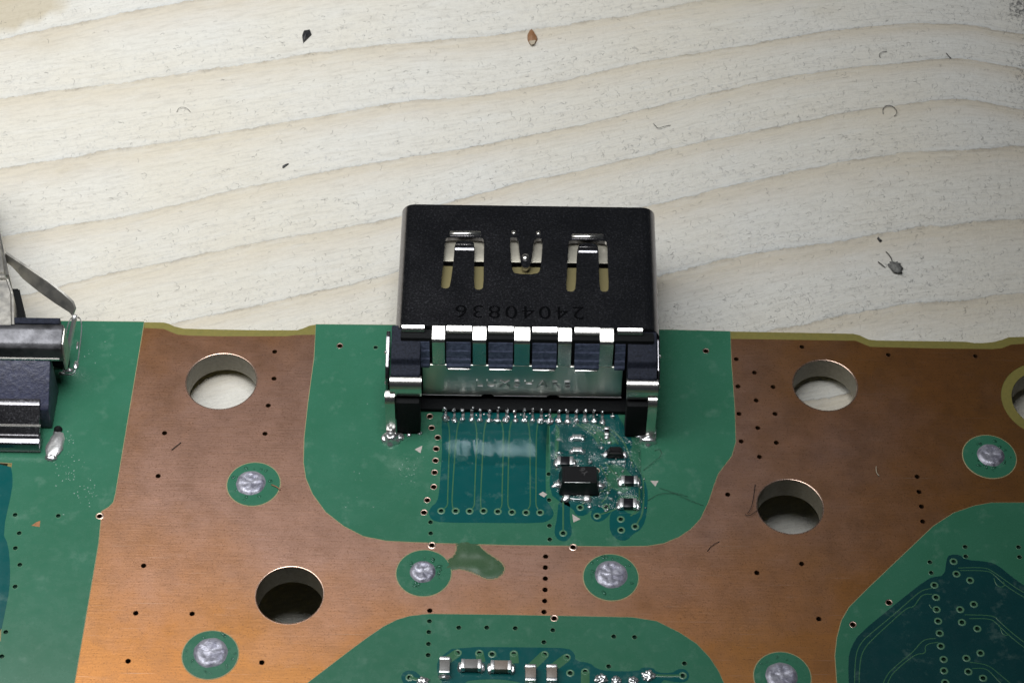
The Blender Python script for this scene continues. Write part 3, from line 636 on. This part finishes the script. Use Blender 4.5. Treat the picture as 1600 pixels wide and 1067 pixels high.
# ------------------------------------------------------------------ the connector
hdmi = thing('video_connector', 'dark nickel video connector overhanging the far edge of the circuit board', 'connector', None, (.8, -4, 0))
def hp(o): o.parent = hdmi; o.location = o.location - Vector((.8, -4, 0)); return o
ZT = 6.2; XL, XR, YB, YF = -6.92, 8.72, -3.95, 5.72; RC_ = .85
def rrect(x0, x1, z0, z1, r, n=8, rb=None):
    out = []; rb = r if rb is None else rb
    for cx, cz, a0, rr in ((x1 - r, z1 - r, 0, r), (x0 + r, z1 - r, 90, r), (x0 + rb, z0 + rb, 180, rb), (x1 - rb, z0 + rb, 270, rb)):
        for k in range(n + 1):
            a = math.radians(a0 + 90 * k / n); out.append((cx + rr * math.cos(a), cz + rr * math.sin(a)))
    return out
TH = .26
XI0, XI1 = XL + RC_, XR - RC_                          # the flat of the top, cut with the spring slots
# body of the shell: the rounded sides and the floor, left open where the flat top plate sits
prof = rrect(XL, XR, .45, ZT, RC_); pin = rrect(XL + TH, XR - TH, .45 + TH, ZT - TH, RC_ - TH)
n = len(prof); bm = bmesh.new()
half = len(prof) // 4
ring = [[bm.verts.new((x, y, z)) for x, z in pr] for pr, y in ((prof, YF), (prof, YB), (pin, YB), (pin, YF))]
top_edge = None
for i in range(n):
    j = (i + 1) % n
    if prof[i][1] > ZT - 1e-6 and prof[j][1] > ZT - 1e-6: continue       # the flat top is its own plate
    for a in range(4):
        b = (a + 1) % 4; bm.faces.new((ring[a][i], ring[a][j], ring[b][j], ring[b][i]))
hp(obj('shell', mesh_from(bm, 'shell', angle=40), M['shell'], None))
def slotpoly(pxs, it=1): return poly(pxs, ZT, it)
S1 = [(695.5, 374), (700, 371), (752, 371.5), (756.5, 375), (756, 402), (755.5, 448), (752, 452.5), (744, 452.5), (740.5, 448), (741, 405), (741.5, 382), (738, 376.5), (716, 375.5), (710.5, 381), (709, 405), (703.5, 446), (700, 450.5), (691.5, 450.5), (688.5, 446), (693, 410)]
S2 = [(796.5, 372.5), (801, 370.5), (810, 372.5), (811, 390), (814, 412), (817, 418.5), (826.5, 418.5), (830, 410), (833.5, 380), (836, 373), (845, 372), (848, 376), (846.5, 400), (844, 423), (838, 428.5), (805, 428), (800, 422), (797.5, 395)]
S3 = [(888, 378), (893, 375.5), (944, 376), (949, 379.5), (949.5, 408), (951.5, 450), (949, 455.5), (941, 456), (937, 451), (935.5, 410), (935, 387), (931, 380.5), (908, 379.5), (902.5, 386), (901, 408), (899.5, 450), (896, 455.5), (887, 455.5), (884, 450), (887, 410)]
sl = [slotpoly(s, 1) for s in (S1, S2, S3)]
top = sheet('top_plate', [[(XI0, YB), (XI1, YB), (XI1, YF), (XI0, YF)]], sl, ZT - TH, ZT, M['shell'], None, 0)
hp(top)
# plates added to brighten the slots, in place of the interior; gap between them
def at_z(px, py, z): return P(px, py, z)
ya = at_z(760, 409, 5.7).y; yb_ = at_z(760, 416, 5.7).y
hp(rbox('added_slot_backing', -5.5, 7.3, ya, 3.9, 5.62, 5.70, .02, M['satin']))
hp(rbox('added_slot_backing', -5.5, 7.3, -2.8, yb_, 5.55, 5.66, .02, M['brass']))
hp(rbox('tongue', -5.2, 7.0, -3.0, 4.9, 2.6, 4.0, .08, M['black']))
# bent lips and dimples on the tongues of the slots
for x0, x1, y0 in ((702, 752, 365), (892.5, 943.5, 369.5)):
    a, b = P(x0, y0, ZT), P(x1, y0, ZT)
    bm = tube([Vector((a.x + (b.x - a.x) * t, a.y + (b.y - a.y) * t, ZT - .06)) for t in (0, .03, .5, .97, 1)], .19, 14, True)
    hp(obj('bent_lip', mesh_from(bm, 'bent_lip', smooth=True), M['nickel'], None))
for x, y in ((803, 363.5), (841.5, 364.5)):
    p = P(x, y, ZT); hp(blob('stop_dimple', (p.x, p.y, ZT - .06), .17, .2, .16, M['nickel'], None, .1, 1, 3))
for x, y, wd in ((726, 386, 30), (918.5, 390, 29)):
    p = P(x, y, ZT); w2 = wd / 2 / 26.4
    prof_ = [(.36, -.10), (.2, .03), (.0, .09), (-.2, .07), (-.34, -.02), (-.42, -.16)]
    o = strip_x('spring_tab', [(p.y + a, ZT + b) for a, b in prof_], .1, p.x - w2, p.x + w2, M['shell'], None); hp(o)
p = P(821, 402, ZT); hp(blob('latch_dimple', (p.x, p.y, ZT - .02), .24, .26, .16, M['nickel'], None, .05, 2, 3))
p = P(820, 416, ZT - .1); hp(blob('latch_dimple', (p.x, p.y, ZT - .2), .12, .12, .12, M['brass'], None, .05, 2, 3))

def text_mesh(s, size, ext, bev, x_scale=1.0, space=1.0):
    cu = bpy.data.curves.new('lettering', 'FONT'); cu.body = s; cu.size = size; cu.offset = -bev * .7 - (.012 if ext > .04 else 0); cu.extrude = ext; cu.bevel_depth = bev; cu.bevel_resolution = 2; cu.align_x = 'CENTER'; cu.align_y = 'CENTER'; cu.space_character = space
    t = bpy.data.objects.new('tmp', cu); COL.objects.link(t); dg = bpy.context.evaluated_depsgraph_get(); dg.update()
    me = bpy.data.meshes.new_from_object(t.evaluated_get(dg)); bpy.data.objects.remove(t); bpy.data.curves.remove(cu); me.materials.clear(); me.name = 'lettering'
    for v in me.vertices: v.co.x *= x_scale
    return me
c = P(812, 487, ZT)
o = obj('stamped_code', text_mesh('24040836', 1.42, .002, .002, 1.12, 1.25), M['stamp'], None); o.location = (c.x, c.y, ZT + .002); o.rotation_euler = (0, 0, math.pi); hp(o)

# back plate: fingers bent over from the top, a wide plate below with lettering
YP = -4.87
def arc(y0, z0, r, a0, a1, n=8): return [(y0 + r * math.cos(math.radians(a0 + (a1 - a0) * k / n)), z0 + r * math.sin(math.radians(a0 + (a1 - a0) * k / n))) for k in range(n + 1)]
XP0, XP1 = P(661, 590, 1.5).x, P(971, 590, 1.5).x
ZN = 3.65
rad = .30
fprof = [(YB + .02, ZT), (YB - .12, ZT - .025), (YB - .28, ZT - .075), (YP + rad + .02, ZT - .215), (YP + rad * .8, ZT - .26)] + arc(YP + rad, ZT - .26 - rad * .97, rad, 118, 180, 6) + [(YP, ZN + .05)]
for a, b in ((675.5, 695), (739, 759.5), (804, 828), (872.5, 893), (937.5, 958.5)):
    x0, x1 = P(a, 522, 5.9).x, P(b, 522, 5.9).x
    hp(strip_x('plate_finger', fprof, .2, x0, x1, M['nickel'], None))
zb = .72
lp = [(XP0, ZN), (XP0, zb + .15), (XP0 + .15, zb)]
for q in (762, 864):
    xc = P(q, 608, zb).x; lp += [(xc - .38, zb), (xc - .2, zb + .13), (xc + .2, zb + .13), (xc + .38, zb)]
lp += [(XP1 - .15, zb), (XP1, zb + .15), (XP1, ZN)]
bp = sheet('back_plate', [lp], [], -.1, .1, M['tarnish'], None, .035)
for a, b in ((661, 752), (772, 854), (874, 971)):
    hp(rbox('plate_rim_glint', P(a, 600, 1).x, P(b, 600, 1).x, YP - .014, YP + .03, zb - .012, zb + .035, .01, M['edge'], None, 1))  # pale strips added along the plate's bottom edge as a painted glint
bp.rotation_euler = (math.pi / 2, 0, 0); bp.location = (0, YP + .1, 0); hp(bp)
c = P(818, 588, 1.6)
lm = text_mesh('LUXSHARE', .92, .06, .008, 1.06, 1.30); lm.materials.append(M['tarnish']); lm.materials.append(M['edge'])
for q in lm.polygons: q.material_index = 1 if q.normal.y > .3 and q.normal.z > -.5 else 0  # up-facing letter sides coloured paler, as if catching the lamp
o = obj('lettering', lm, None, None); o.rotation_euler = (math.pi / 2, 0, 0); o.location = (P(817, 587, 1.65).x, YP - .03, 1.95); hp(o)
# the plastic seen in the windows between the fingers, stepped
def stair(x0, x1):
    pr = [(YP - .26, 3.66), (YP - .26, 3.86), (YP - .14, 3.98), (YP - .12, 4.28), (YP - .01, 4.36), (YP + .02, 4.9), (YP + .1, 4.96), (YP + .2, 5.5), (YP + .34, 5.62), (YP + .7, 5.64), (YP + .7, 3.66)]
    hp(prism_x('insulator_rib', pr, x0, x1, M['blueplastic'], None, .025, 1))
for a, b in ((698, 736), (763.5, 801.5), (831.5, 869.5), (897.5, 936)):
    stair(P(a, 540, 4.5).x, P(b, 540, 4.5).x)
for a, b in ((650, 672), (960, 976)): stair(P(a, 540, 4.5).x, P(b, 540, 4.5).x)
for a, b in ((698, 737), (763, 802), (832, 870.5), (898, 937)):             # folded lips of the shell over each window, and the lip of the plate below
    x0, x1 = P(a, 517, 6).x, P(b, 517, 6).x
    hp(strip_x('window_lip', [(YB + .01, ZT + .004), (YB - .10, ZT - .03), (YB - .30, ZT - .11), (YB - .37, ZT - .18), (YB - .39, ZT - .32)], .12, x0, x1, M['nickel'], None))
    hp(rbox('plate_lip', x0 + .05, x1 - .05, YP - .33, YP - .02, ZN - .10, ZN + .03, .05, M['nickel']))
hp(rbox('insulator_body', XL + .35, XR - .35, YP + .25, -3.0, .15, 5.85, .05, M['black']))
hp(rbox('insulator_base', XL + .9, XR - .9, -5.62, YP + .3, .06, .34, .06, M['black']))
for a, b in ((628, 663), (965, 1004)):
    x0, x1 = P(a, 515, 6).x, P(b, 515, 6).x
    hp(strip_x('window_lip', [(YB + .01, ZT + .004), (YB - .08, ZT - .03), (YB - .20, ZT - .08), (YB - .26, ZT - .16), (YB - .28, ZT - .3)], .12, x0, x1, M['nickel'], None))
# side blocks: plastic steps, a sprung metal band, a post and a soldered leg
def side(xa, xb, leg0, leg1, flip):
    prA = [(YB + .25, 5.9), (YB - .1, 5.84), (-4.9, 5.42), (-5.62, 5.2), (-5.7, 5.1), (-5.78, 4.75), (-6.35, 4.6), (-6.45, 4.5), (-6.45, 2.9), (YP + .3, 2.9), (YB + .25, 2.9)]
    hp(prism_x('side_block', prA, xa, xb, M['plastic'], None, .07, 2))
    hp(strip_x('sprung_band', [(-6.35, 4.42), (-6.55, 4.43), (-6.78, 4.33), (-6.92, 4.12), (-6.97, 3.9), (-7.0, 3.35), (-6.95, 3.25), (-6.8, 3.2)], .13, xa - .05, xb + .1, M['nickel'], None))
    s = 1 if flip else 0
    hp(rbox('post', xa + .28 * (1 - s), xb - .02 - .3 * s, -7.32, -6.3, .06, 3.05, .08, M['black']))
    hp(rbox('post', xa + .1, xb - .1, -6.3, YP + .3, .06, 2.95, .08, M['black']))
    hp(strip_x('leg', [(-6.75, 3.5), (-7.0, 3.48), (-7.22, 3.38), (-7.34, 3.2), (-7.4, 2.95), (-7.42, 1.5), (-7.44, .1)], .16, leg0, leg1, M['nickel'], None))
side(P(611, 560, 5).x, P(656.5, 560, 5).x, P(603, 650, 1.5).x, P(618, 650, 1.5).x, False)
side(P(981, 560, 5).x, P(1026, 560, 5).x, P(1010, 650, 1.5).x, P(1024, 650, 1.5).x, True)
# outer ears of the shell beside the side blocks, with solder sparks
for x0, x1, sx in ((P(604, 560, 4).x, P(610, 560, 4).x, -1), (P(1025, 560, 4).x, P(1029, 560, 4).x, 1)):
    hp(prism_x('shell_ear', [(YB + .3, 5.3), (YB - .1, 5.25), (-5.9, 4.7), (-6.4, 4.2), (-6.4, 1.0), (YB + .3, 1.0)], x0, x1, M['shell'], None, .04, 1))
    for z, y in ((4.9, -5.0), (3.4, -6.1)): hp(blob('solder_spark', ((x0 if sx < 0 else x1), y, z), .09, .1, .16, M['solder'], None, .3, 3, 2, 2, False))
rnd = random.Random(5)
for x, y, rx, ry, rz, sd in ((611, 686, .52, .50, .50, 1), (622, 683, .38, .28, .2, 2), (1012, 688, .50, .42, .40, 5), (1003, 681, .45, .25, .2, 6), (1021, 676, .16, .6, .5, 7)):
    p = P(x, y); hp(blob('solder_joint', (p.x, p.y, .02), rx, ry, rz, M['solder'], None, .32, sd, 4, 1.7))
for x, y in ((639, 680), (656, 677), (957, 651)):
    p = P(x, y); hp(blob('solder_joint', (p.x, p.y, .02), .14, .12, .10, M['solder'], None, .5, x, 3, 2.5))
# contact pins and their solder
xs0, xs1 = P(696, 659).x, P(941, 660).x
for k in range(19):
    x = xs0 + (xs1 - xs0) * k / 18
    w = rnd.uniform(.06, .09)
    pn = strip_x('contact_pin', [(-5.45, .30), (-5.60, .31), (-5.70, .26), (-5.78, .15), (-5.86, .11), (-6.15, .08)], .09, x - w, x + w, M['pin'], None); hp(pn)
    b = blob('pin_solder', (x + rnd.uniform(-.04, .04), -6.2 + rnd.uniform(-.08, .06), .02), rnd.uniform(.13, .21), rnd.uniform(.15, .24), .12 + rnd.uniform(0, .10), M['sparkle'], None, .75, k, 3, 2.6)
    b.parent = pn
    b = blob('pin_solder', (x + rnd.uniform(-.08, .08), -5.60 + rnd.uniform(-.14, .14), .30), rnd.uniform(.05, .11), rnd.uniform(.05, .13), rnd.uniform(.08, .16), M['sparkle'], None, .9, k + 30, 3, 2.8, False)
    b.parent = pn
for k in range(26):
    hp(blob('solder_bead', (rnd.uniform(xs0, xs1 + .8), -5.5 + rnd.uniform(-.6, .25), .16), rnd.uniform(.03, .07), .05, .05, M['sparkle'], None, .8, k + 60, 2, 2.4, False))

# ------------------------------------------------------------------ small parts soldered round it
def chip_part(name, label, cat, cx, cy, L, Wd, h, rot, body, ends, group, end_frac=.24, solder=True):
    c = P(cx, cy, 0); t = thing(name, label, cat, group, (c.x, c.y, 0)); t.rotation_euler = (0, 0, rot)
    rbox('body', -L / 2 + L * end_frac * .9, L / 2 - L * end_frac * .9, -Wd / 2 + .015, Wd / 2 - .015, .06, h - .015, .03, M[body], t)
    for s in (-1, 1):
        a, b = sorted((s * L / 2, s * (L / 2 - L * end_frac)))
        rbox('end_cap', a, b, -Wd / 2, Wd / 2, .05, h, .05, M[ends], t)
        if solder: blob('solder_fillet', (s * (L / 2 + .03), 0, .015), .17, Wd * .56, h * .45, M['solder'], t, .35, abs(int(cx)) + s, 3, 2.6)
    return t
G1 = 'small parts soldered right of the pins'
chip_part('resistor', 'black resistor with silver ends just above left of the large black chip', 'resistor', 883, 724, .98, .62, .36, 0, 'resist', 'tin', G1)
chip_part('resistor', 'black resistor with silver ends beside the right silk triangle', 'resistor', 983, 754, .98, .60, .36, 0, 'resist', 'tin', G1)
chip_part('resistor', 'nearest black resistor with silver ends, over the dark green lobe', 'resistor', 981.5, 790, 1.02, .66, .36, 0, 'resist', 'tin', G1)
chip_part('capacitor', 'tiny bright tinned capacitor just below the pins, upper of two', 'capacitor', 901.5, 686, .58, .34, .30, 0, 'tin', 'tin', G1, .3)
chip_part('capacitor', 'tiny bright tinned capacitor above the large black chip, lower of two', 'capacitor', 902, 706, .58, .34, .30, 0, 'tin', 'tin', G1, .3)
chip_part('capacitor', 'tiny upright capacitor with two white ends near the right leg', 'capacitor', 948, 677, .60, .3, .28, math.pi / 2, 'resist', 'tin', G1, .3)
for x, y, s in ((874, 687, 1), (873, 708, 2), (866, 760, 3), (952, 692, 4), (940, 700, 5), (921, 792, 6), (950, 770, 8), (968, 770, 9), (900, 722, 10), (922, 722, 12), (958, 722, 13), (975, 722, 14), (955, 780, 15)):
    p = P(x, y); bpart(blob('solder_dot', (p.x, p.y, .01), .12 + .06 * (s < 4), .10, .09, M['solder'], None, .6, s, 3, 2.4))
bm = bmesh.new(); rs = random.Random(21)
for q in range(110):
    p = P(rs.gauss(935, 40), rs.gauss(735, 36)); sz = rs.uniform(.015, .06)
    if not (860 < pix(p)[0] < 1010 and 662 < pix(p)[1] < 800): continue
    bmesh.ops.create_icosphere(bm, subdivisions=1, radius=1, matrix=Matrix.Translation((p.x, p.y, .06)) @ Matrix.Rotation(rs.uniform(0, 3), 4, 'Z') @ Matrix.Diagonal((sz * rs.uniform(1, 2.2), sz, sz * .7, 1)))
fo = obj('solder_specks', mesh_from(bm, 'solder_specks', smooth=True), M['solder'], None); fo['kind'] = 'stuff'; bpart(fo)
# transistor with three leads
c = P(905, 757, 0); t = thing('transistor', 'large black three-legged chip marked in faint grey beside the traces', 'chip', G1, (c.x, c.y, 0))
bm = bmesh.new(); v = box_bm(bm, -1.22, 1.18, -.85, .72, .10, 1.12)
for q in v:
    if q.co.z > .5: q.co.x *= .84; q.co.y = .08 + (q.co.y - .08) * .74
bmesh.ops.bevel(bm, geom=bm.edges[:], offset=.05, segments=2, affect='EDGES')
obj('body', mesh_from(bm, 'body', angle=35), M['chip'], t)
rbox('bright_edge', -.9, .62, -.635, -.60, 1.075, 1.10, .008, M['tin'], t)
o = obj('marking', text_mesh('Y6', .50, .001, 0, 1, 1.05), M['print'], t); o.location = (.25, .18, 1.124); o.rotation_euler = (0, 0, 2.2)
for lx, ly, s in ((-1.2, -.05, 1), (-.75, -1.0, 2), (.45, -1.02, 3), (1.2, -.1, 4)):
    rbox('lead', lx - .17, lx + .17, ly - .14, ly + .14, .03, .2, .05, M['tin'], t)
    blob('solder_fillet', (lx * 1.08, ly * 1.1, .01), .26, .2, .16, M['solder'], t, .4, s + 20, 3, 2.4)
bm = tube([Vector((-.95, -1.0, .05)), Vector((-.4, -1.08, .06)), Vector((.1, -1.12, .06)), Vector((.5, -1.08, .05))], .045, 8); obj('solder_line', mesh_from(bm, 'solder_line', smooth=True), M['solder'], t)
bm = tube([Vector((-1.35, -.3, .05)), Vector((-1.28, .25, .06)), Vector((-1.0, .6, .06)), Vector((-.7, .75, .05))], .04, 8); obj('solder_line', mesh_from(bm, 'solder_line', smooth=True), M['solder'], t)
# domed diode
c = P(961, 711, 0); t = thing('diode', 'small black half-round chip below the right leg of the connector', 'chip', G1, (c.x, c.y, 0))
bm = bmesh.new(); v = box_bm(bm, -.55, .55, -.3, .32, .05, .6)
for q in v:
    if q.co.z > .3: q.co.x *= .62; q.co.y *= .7
bmesh.ops.bevel(bm, geom=bm.edges[:], offset=.07, segments=2, affect='EDGES'); obj('body', mesh_from(bm, 'body', angle=35), M['chip'], t)
rbox('bright_edge', -.36, .36, -.265, -.235, .5, .52, .008, M['print'], t)
for s in (-1, 1):
    rbox('lead', s * .56 - .1, s * .56 + .1, -.14, .14, .03, .2, .04, M['tin'], t); blob('solder_fillet', (s * .62, -.05, .01), .16, .2, .12, M['solder'], t, .4, s + 41, 3, 2.4)
for x in (-.35, -.1, .2, .4): blob('solder_fillet', (x, -.5, .01), .1, .08, .07, M['solder'], t, .5, int(x * 50), 2, 2.4)
# the row of capacitors at the near edge
G2 = 'ceramic capacitors in the row at the near edge'
chip_part('ceramic_capacitor', 'upright ceramic capacitor at the left end of the near row', 'capacitor', 695, 1045, 1.06, .60, .52, math.pi / 2, 'cap2', 'tin', G2, .2)
chip_part('ceramic_capacitor', 'flat-lying greyish ceramic capacitor second from the left in the near row', 'capacitor', 736.5, 1043, 1.15, .62, .50, 0, 'cap2', 'tin', G2, .2)
chip_part('ceramic_capacitor', 'flat-lying pinkish ceramic capacitor in the middle of the near row', 'capacitor', 783, 1045, 1.18, .62, .50, 0, 'cap', 'tin', G2, .2)
chip_part('ceramic_capacitor', 'upright ceramic capacitor right of the pinkish one in the near row', 'capacitor', 829, 1057, 1.06, .62, .52, math.pi / 2, 'cap', 'tin', G2, .2)
chip_part('ceramic_capacitor', 'upright ceramic capacitor at the right end of the near row', 'capacitor', 862, 1057, 1.06, .60, .52, math.pi / 2, 'cap', 'tin', G2, .2)
for x, y, r, s in ((939, 1062, .34, 1), (963, 1063, .27, 2), (989, 1064, .28, 3), (1013, 1056, .34, 4), (661, 1066, .34, 5)):
    p = P(x, y); bpart(blob('solder_dot', (p.x, p.y, .01), r, r * .95, r * .62, M['solder'], None, .5, s + 60, 4, 2.6))

# ------------------------------------------------------------------ the second connector at the left edge
lc = thing('edge_connector', 'silver metal connector with sprung arm cut off by the left edge', 'connector', None, (-30, -4, 0))
def lpn(o): o.parent = lc; o.location = o.location - Vector((-30, -4, 0)); return o
XO = -46.0
# shell reaching out over the wood, flared
def prism_pts(name, top, zt, zb_, mat, r=.1):
    bm = bmesh.new(); a = [bm.verts.new(p) for p in top]; b = [bm.verts.new((p.x, p.y, zb_)) for p in top]; n = len(a)
    bm.faces.new(a); bm.faces.new(b[::-1])
    for i in range(n): bm.faces.new((a[i], b[i], b[(i + 1) % n], a[(i + 1) % n]))
    bmesh.ops.bevel(bm, geom=bm.edges[:], offset=r, segments=3, affect='EDGES')
    return lpn(obj(name, mesh_from(bm, name, angle=35), M[mat], None))
prism_pts('shell', [P(14, 430, 5.4), P(-9, 320, 5.4), P(-24, 250, 5.4), P(-330, 250, 5.4), P(-330, 430, 5.4)], 5.4, 2.3, 'cloudy', .25)
prism_pts('shell_back', [P(22, 520, 4.6), P(20, 455, 4.9), P(10, 425, 5.0), P(-330, 425, 5.0), P(-330, 520, 4.6)], 5, .5, 'cloudy', .18)
prism_pts('gap_shade_block', [P(44, 520, 3.2), P(30, 450, 3.4), P(-60, 450, 3.4), P(-60, 520, 3.2)], 3.2, .3, 'black', .08)  # solid black block standing in for the shade inside the gap
lpn(prism_x('bracket', [(-2.9, 3.0), (-2.9, 4.5), (-3.05, 4.66), (-3.4, 4.66), (-4.25, 4.40), (-4.52, 4.18), (-4.66, 3.75), (-4.74, 3.5), (-4.5, 3.0)], XO, P(97, 530, 4.4).x, M['bent'], None, .07, 2))
o = strip_x('bright_lip', [(-4.66, 3.62), (-4.78, 3.54), (-4.80, 3.44)], .08, XO, P(94, 555, 3.5).x, M['nickel'], None); lpn(o)
lpn(prism_x('bracket_end', [(-3.1, 2.2), (-3.1, 4.45), (-4.2, 4.25), (-4.5, 3.7), (-4.5, 2.2)], P(97.5, 530, 4).x, P(102, 530, 4).x, M['cloudy'], None, .03, 1))
lpn(prism_x('insulator', [(-2.3, .2), (-2.3, 4.45), (-2.75, 4.45), (-2.75, .2)], XO, P(93, 505, 4.4).x, M['plastic'], None, .05, 1))
lpn(prism_x('insulator', [(-4.4, .1), (-4.4, 3.5), (-4.7, 3.45), (-7.2, 1.75), (-7.3, .1)], XO, P(78, 600, 2.5).x, M['violet'], None, .08, 2))
lpn(prism_x('cover_plate', [(-6.5, 2.05), (-6.75, 2.15), (-7.1, 2.1), (-8.45, .95), (-8.6, .9), (-8.6, .7), (-6.5, .7)], XO, P(62, 655, 1.5).x, M['shell'], None, .06, 2))
lpn(prism_x('bright_seam', [(-8.0, 1.36), (-8.12, 1.28), (-8.12, 1.2), (-8.0, 1.26)], XO, P(61, 690, 1).x, M['nickel'], None, 0))
lpn(prism_x('front_flange', [(-8.2, .85), (-8.75, .92), (-9.05, .80), (-9.15, .5), (-9.1, .05), (-8.2, .05)], XO, P(62, 700, .5).x, M['shell'], None, .05, 2))
# sprung arm: a bent strip
up_ = [P(8, 396, 4.9), P(16, 401.5, 4.9), P(41, 418, 4.75), P(74, 440, 4.4), P(98, 459, 4.0), P(113, 473, 3.6), P(117, 484, 3.3)]
lo_ = [P(8, 409, 4.2), P(18, 416, 4.2), P(37, 437, 4.0), P(62, 457, 3.7), P(86, 474, 3.3), P(108, 488, 3.0), P(113, 494, 2.9)]
bm = bmesh.new(); A = [bm.verts.new(p) for p in up_]; B = [bm.verts.new(p) for p in lo_]
nrm = Vector((.55, .83, 0)).normalized() * .14
A2 = [bm.verts.new(p + nrm) for p in up_]; B2 = [bm.verts.new(p + nrm) for p in lo_]
for i in range(len(A) - 1):
    bm.faces.new((A[i], A[i + 1], B[i + 1], B[i])); bm.faces.new((A2[i + 1], A2[i], B2[i], B2[i + 1])); bm.faces.new((A[i], A2[i], A2[i + 1], A[i + 1])); bm.faces.new((B[i + 1], B2[i + 1], B2[i], B[i]))
bm.faces.new((A[0], B[0], B2[0], A2[0])); bm.faces.new((A[-1], A2[-1], B2[-1], B[-1]))
lpn(obj('spring_arm', mesh_from(bm, 'spring_arm', angle=30), M['cloudy'], None))
bm = tube([P(117, 492, 3.1), P(116, 500, 2.8), P(113, 515, 2.2), P(108, 540, 1.2), P(104, 560, .5), P(101, 573, .05)], .165, 8, False)
lpn(obj('arm_tail', mesh_from(bm, 'arm_tail', smooth=True), M['tin'], None))
p = P(86, 697, 0); tb = lpn(blob('solder_tab', (p.x, p.y, .02), .50, 1.10, .2, M['tin'], None, .12, 9, 4, 2.2)); tb.rotation_euler = (0, 0, -.16)
p = P(91, 672, 0); lpn(blob('tab_tip', (p.x, p.y, .05), .26, .22, .28, M['black'], None, .2, 4, 3, 2.2))
rp = [(xx, yy) for xx, yy in circ((0, 0), 1, 28)]
def ring_loop(px, w, h, skew): return [(px[0] + skew * b * h + a * w, px[1] - b * h) for a, b in [(abs(math.cos(t)) ** .6 * math.copysign(1, math.cos(t)), abs(math.sin(t)) ** .6 * math.copysign(1, math.sin(t))) for t in [6.2832 * k / 36 for k in range(36)]]]
lpn(ribbon('solder_ring', [xy(p) for p in ring_loop((113, 541), 12, 45, .12)], .10, .0, .07, M['solder'], None, True))
for x, y, rx, ry, rz, s in ((119, 571, .16, .34, .14, 1), (108, 579, .26, .16, .12, 2), (121, 540, .07, .3, .08, 6), (97, 584, .2, .12, .12, 7), (80, 716, .35, .22, .2, 3), (92, 700, .25, .42, .16, 4), (88, 676, .18, .3, .1, 5)):
    p = P(x, y); lpn(blob('solder_joint', (p.x, p.y, .01), rx, ry, rz, M['solder'], None, .45, s + 80, 3, 2.4))

# ------------------------------------------------------------------ hairs on the board
fibre('hair', [(1180, 756), (1178, 772), (1176, 785), (1172, 797), (1168, 801)], .022, M['hair'], 'dark curved hair on the copper left of the nearest right hole', 'hair', False, .01, .25)
fibre('hair', [(1164, 803), (1170, 806), (1176, 802), (1184, 796)], .018, M['hair'], 'short dark hair tail at the rim of the nearest right hole', 'hair', False, .01, .12)
fibre('hair', [(1105, 861), (1111, 853), (1118, 848), (1124, 846)], .018, M['hair'], 'short bent dark hair on the copper right of the green area', 'hair', False, .0, .06)
fibre('hair', [(268, 703), (276, 696), (283, 691)], .024, M['hair'], 'short straight dark hair on the left copper area', 'hair', False, .0, .04)
fibre('hair', [(1030, 762), (1050, 768), (1075, 780), (1100, 790)], .010, M['hair'], 'fine long hair on the green mask right of the small resistors', 'hair', False, .02, .12)
fibre('hair', [(1005, 735), (1020, 722), (1034, 712), (1032, 700), (1022, 704)], .010, M['hair'], 'fine looped hair on the green mask by the right connector leg', 'hair', False, .02, .12)
fibre('hair', [(1012, 782), (1030, 770), (1060, 770), (1075, 776)], .010, M['hair'], 'fine faint hair crossing the mask under the right silk triangle', 'hair', False, .02, .1)
fibre('fibre', [(1369, 728), (1369, 738), (1374, 744)], .03, M['cream'], 'short pale thread on the dark right copper area', 'thread', False, .0, .08)
fibre('fibre', [(424, 757), (432, 760), (438, 765)], .04, M['brown'], 'tiny brown thread beside the far left solder island', 'thread', False, .0, .05)
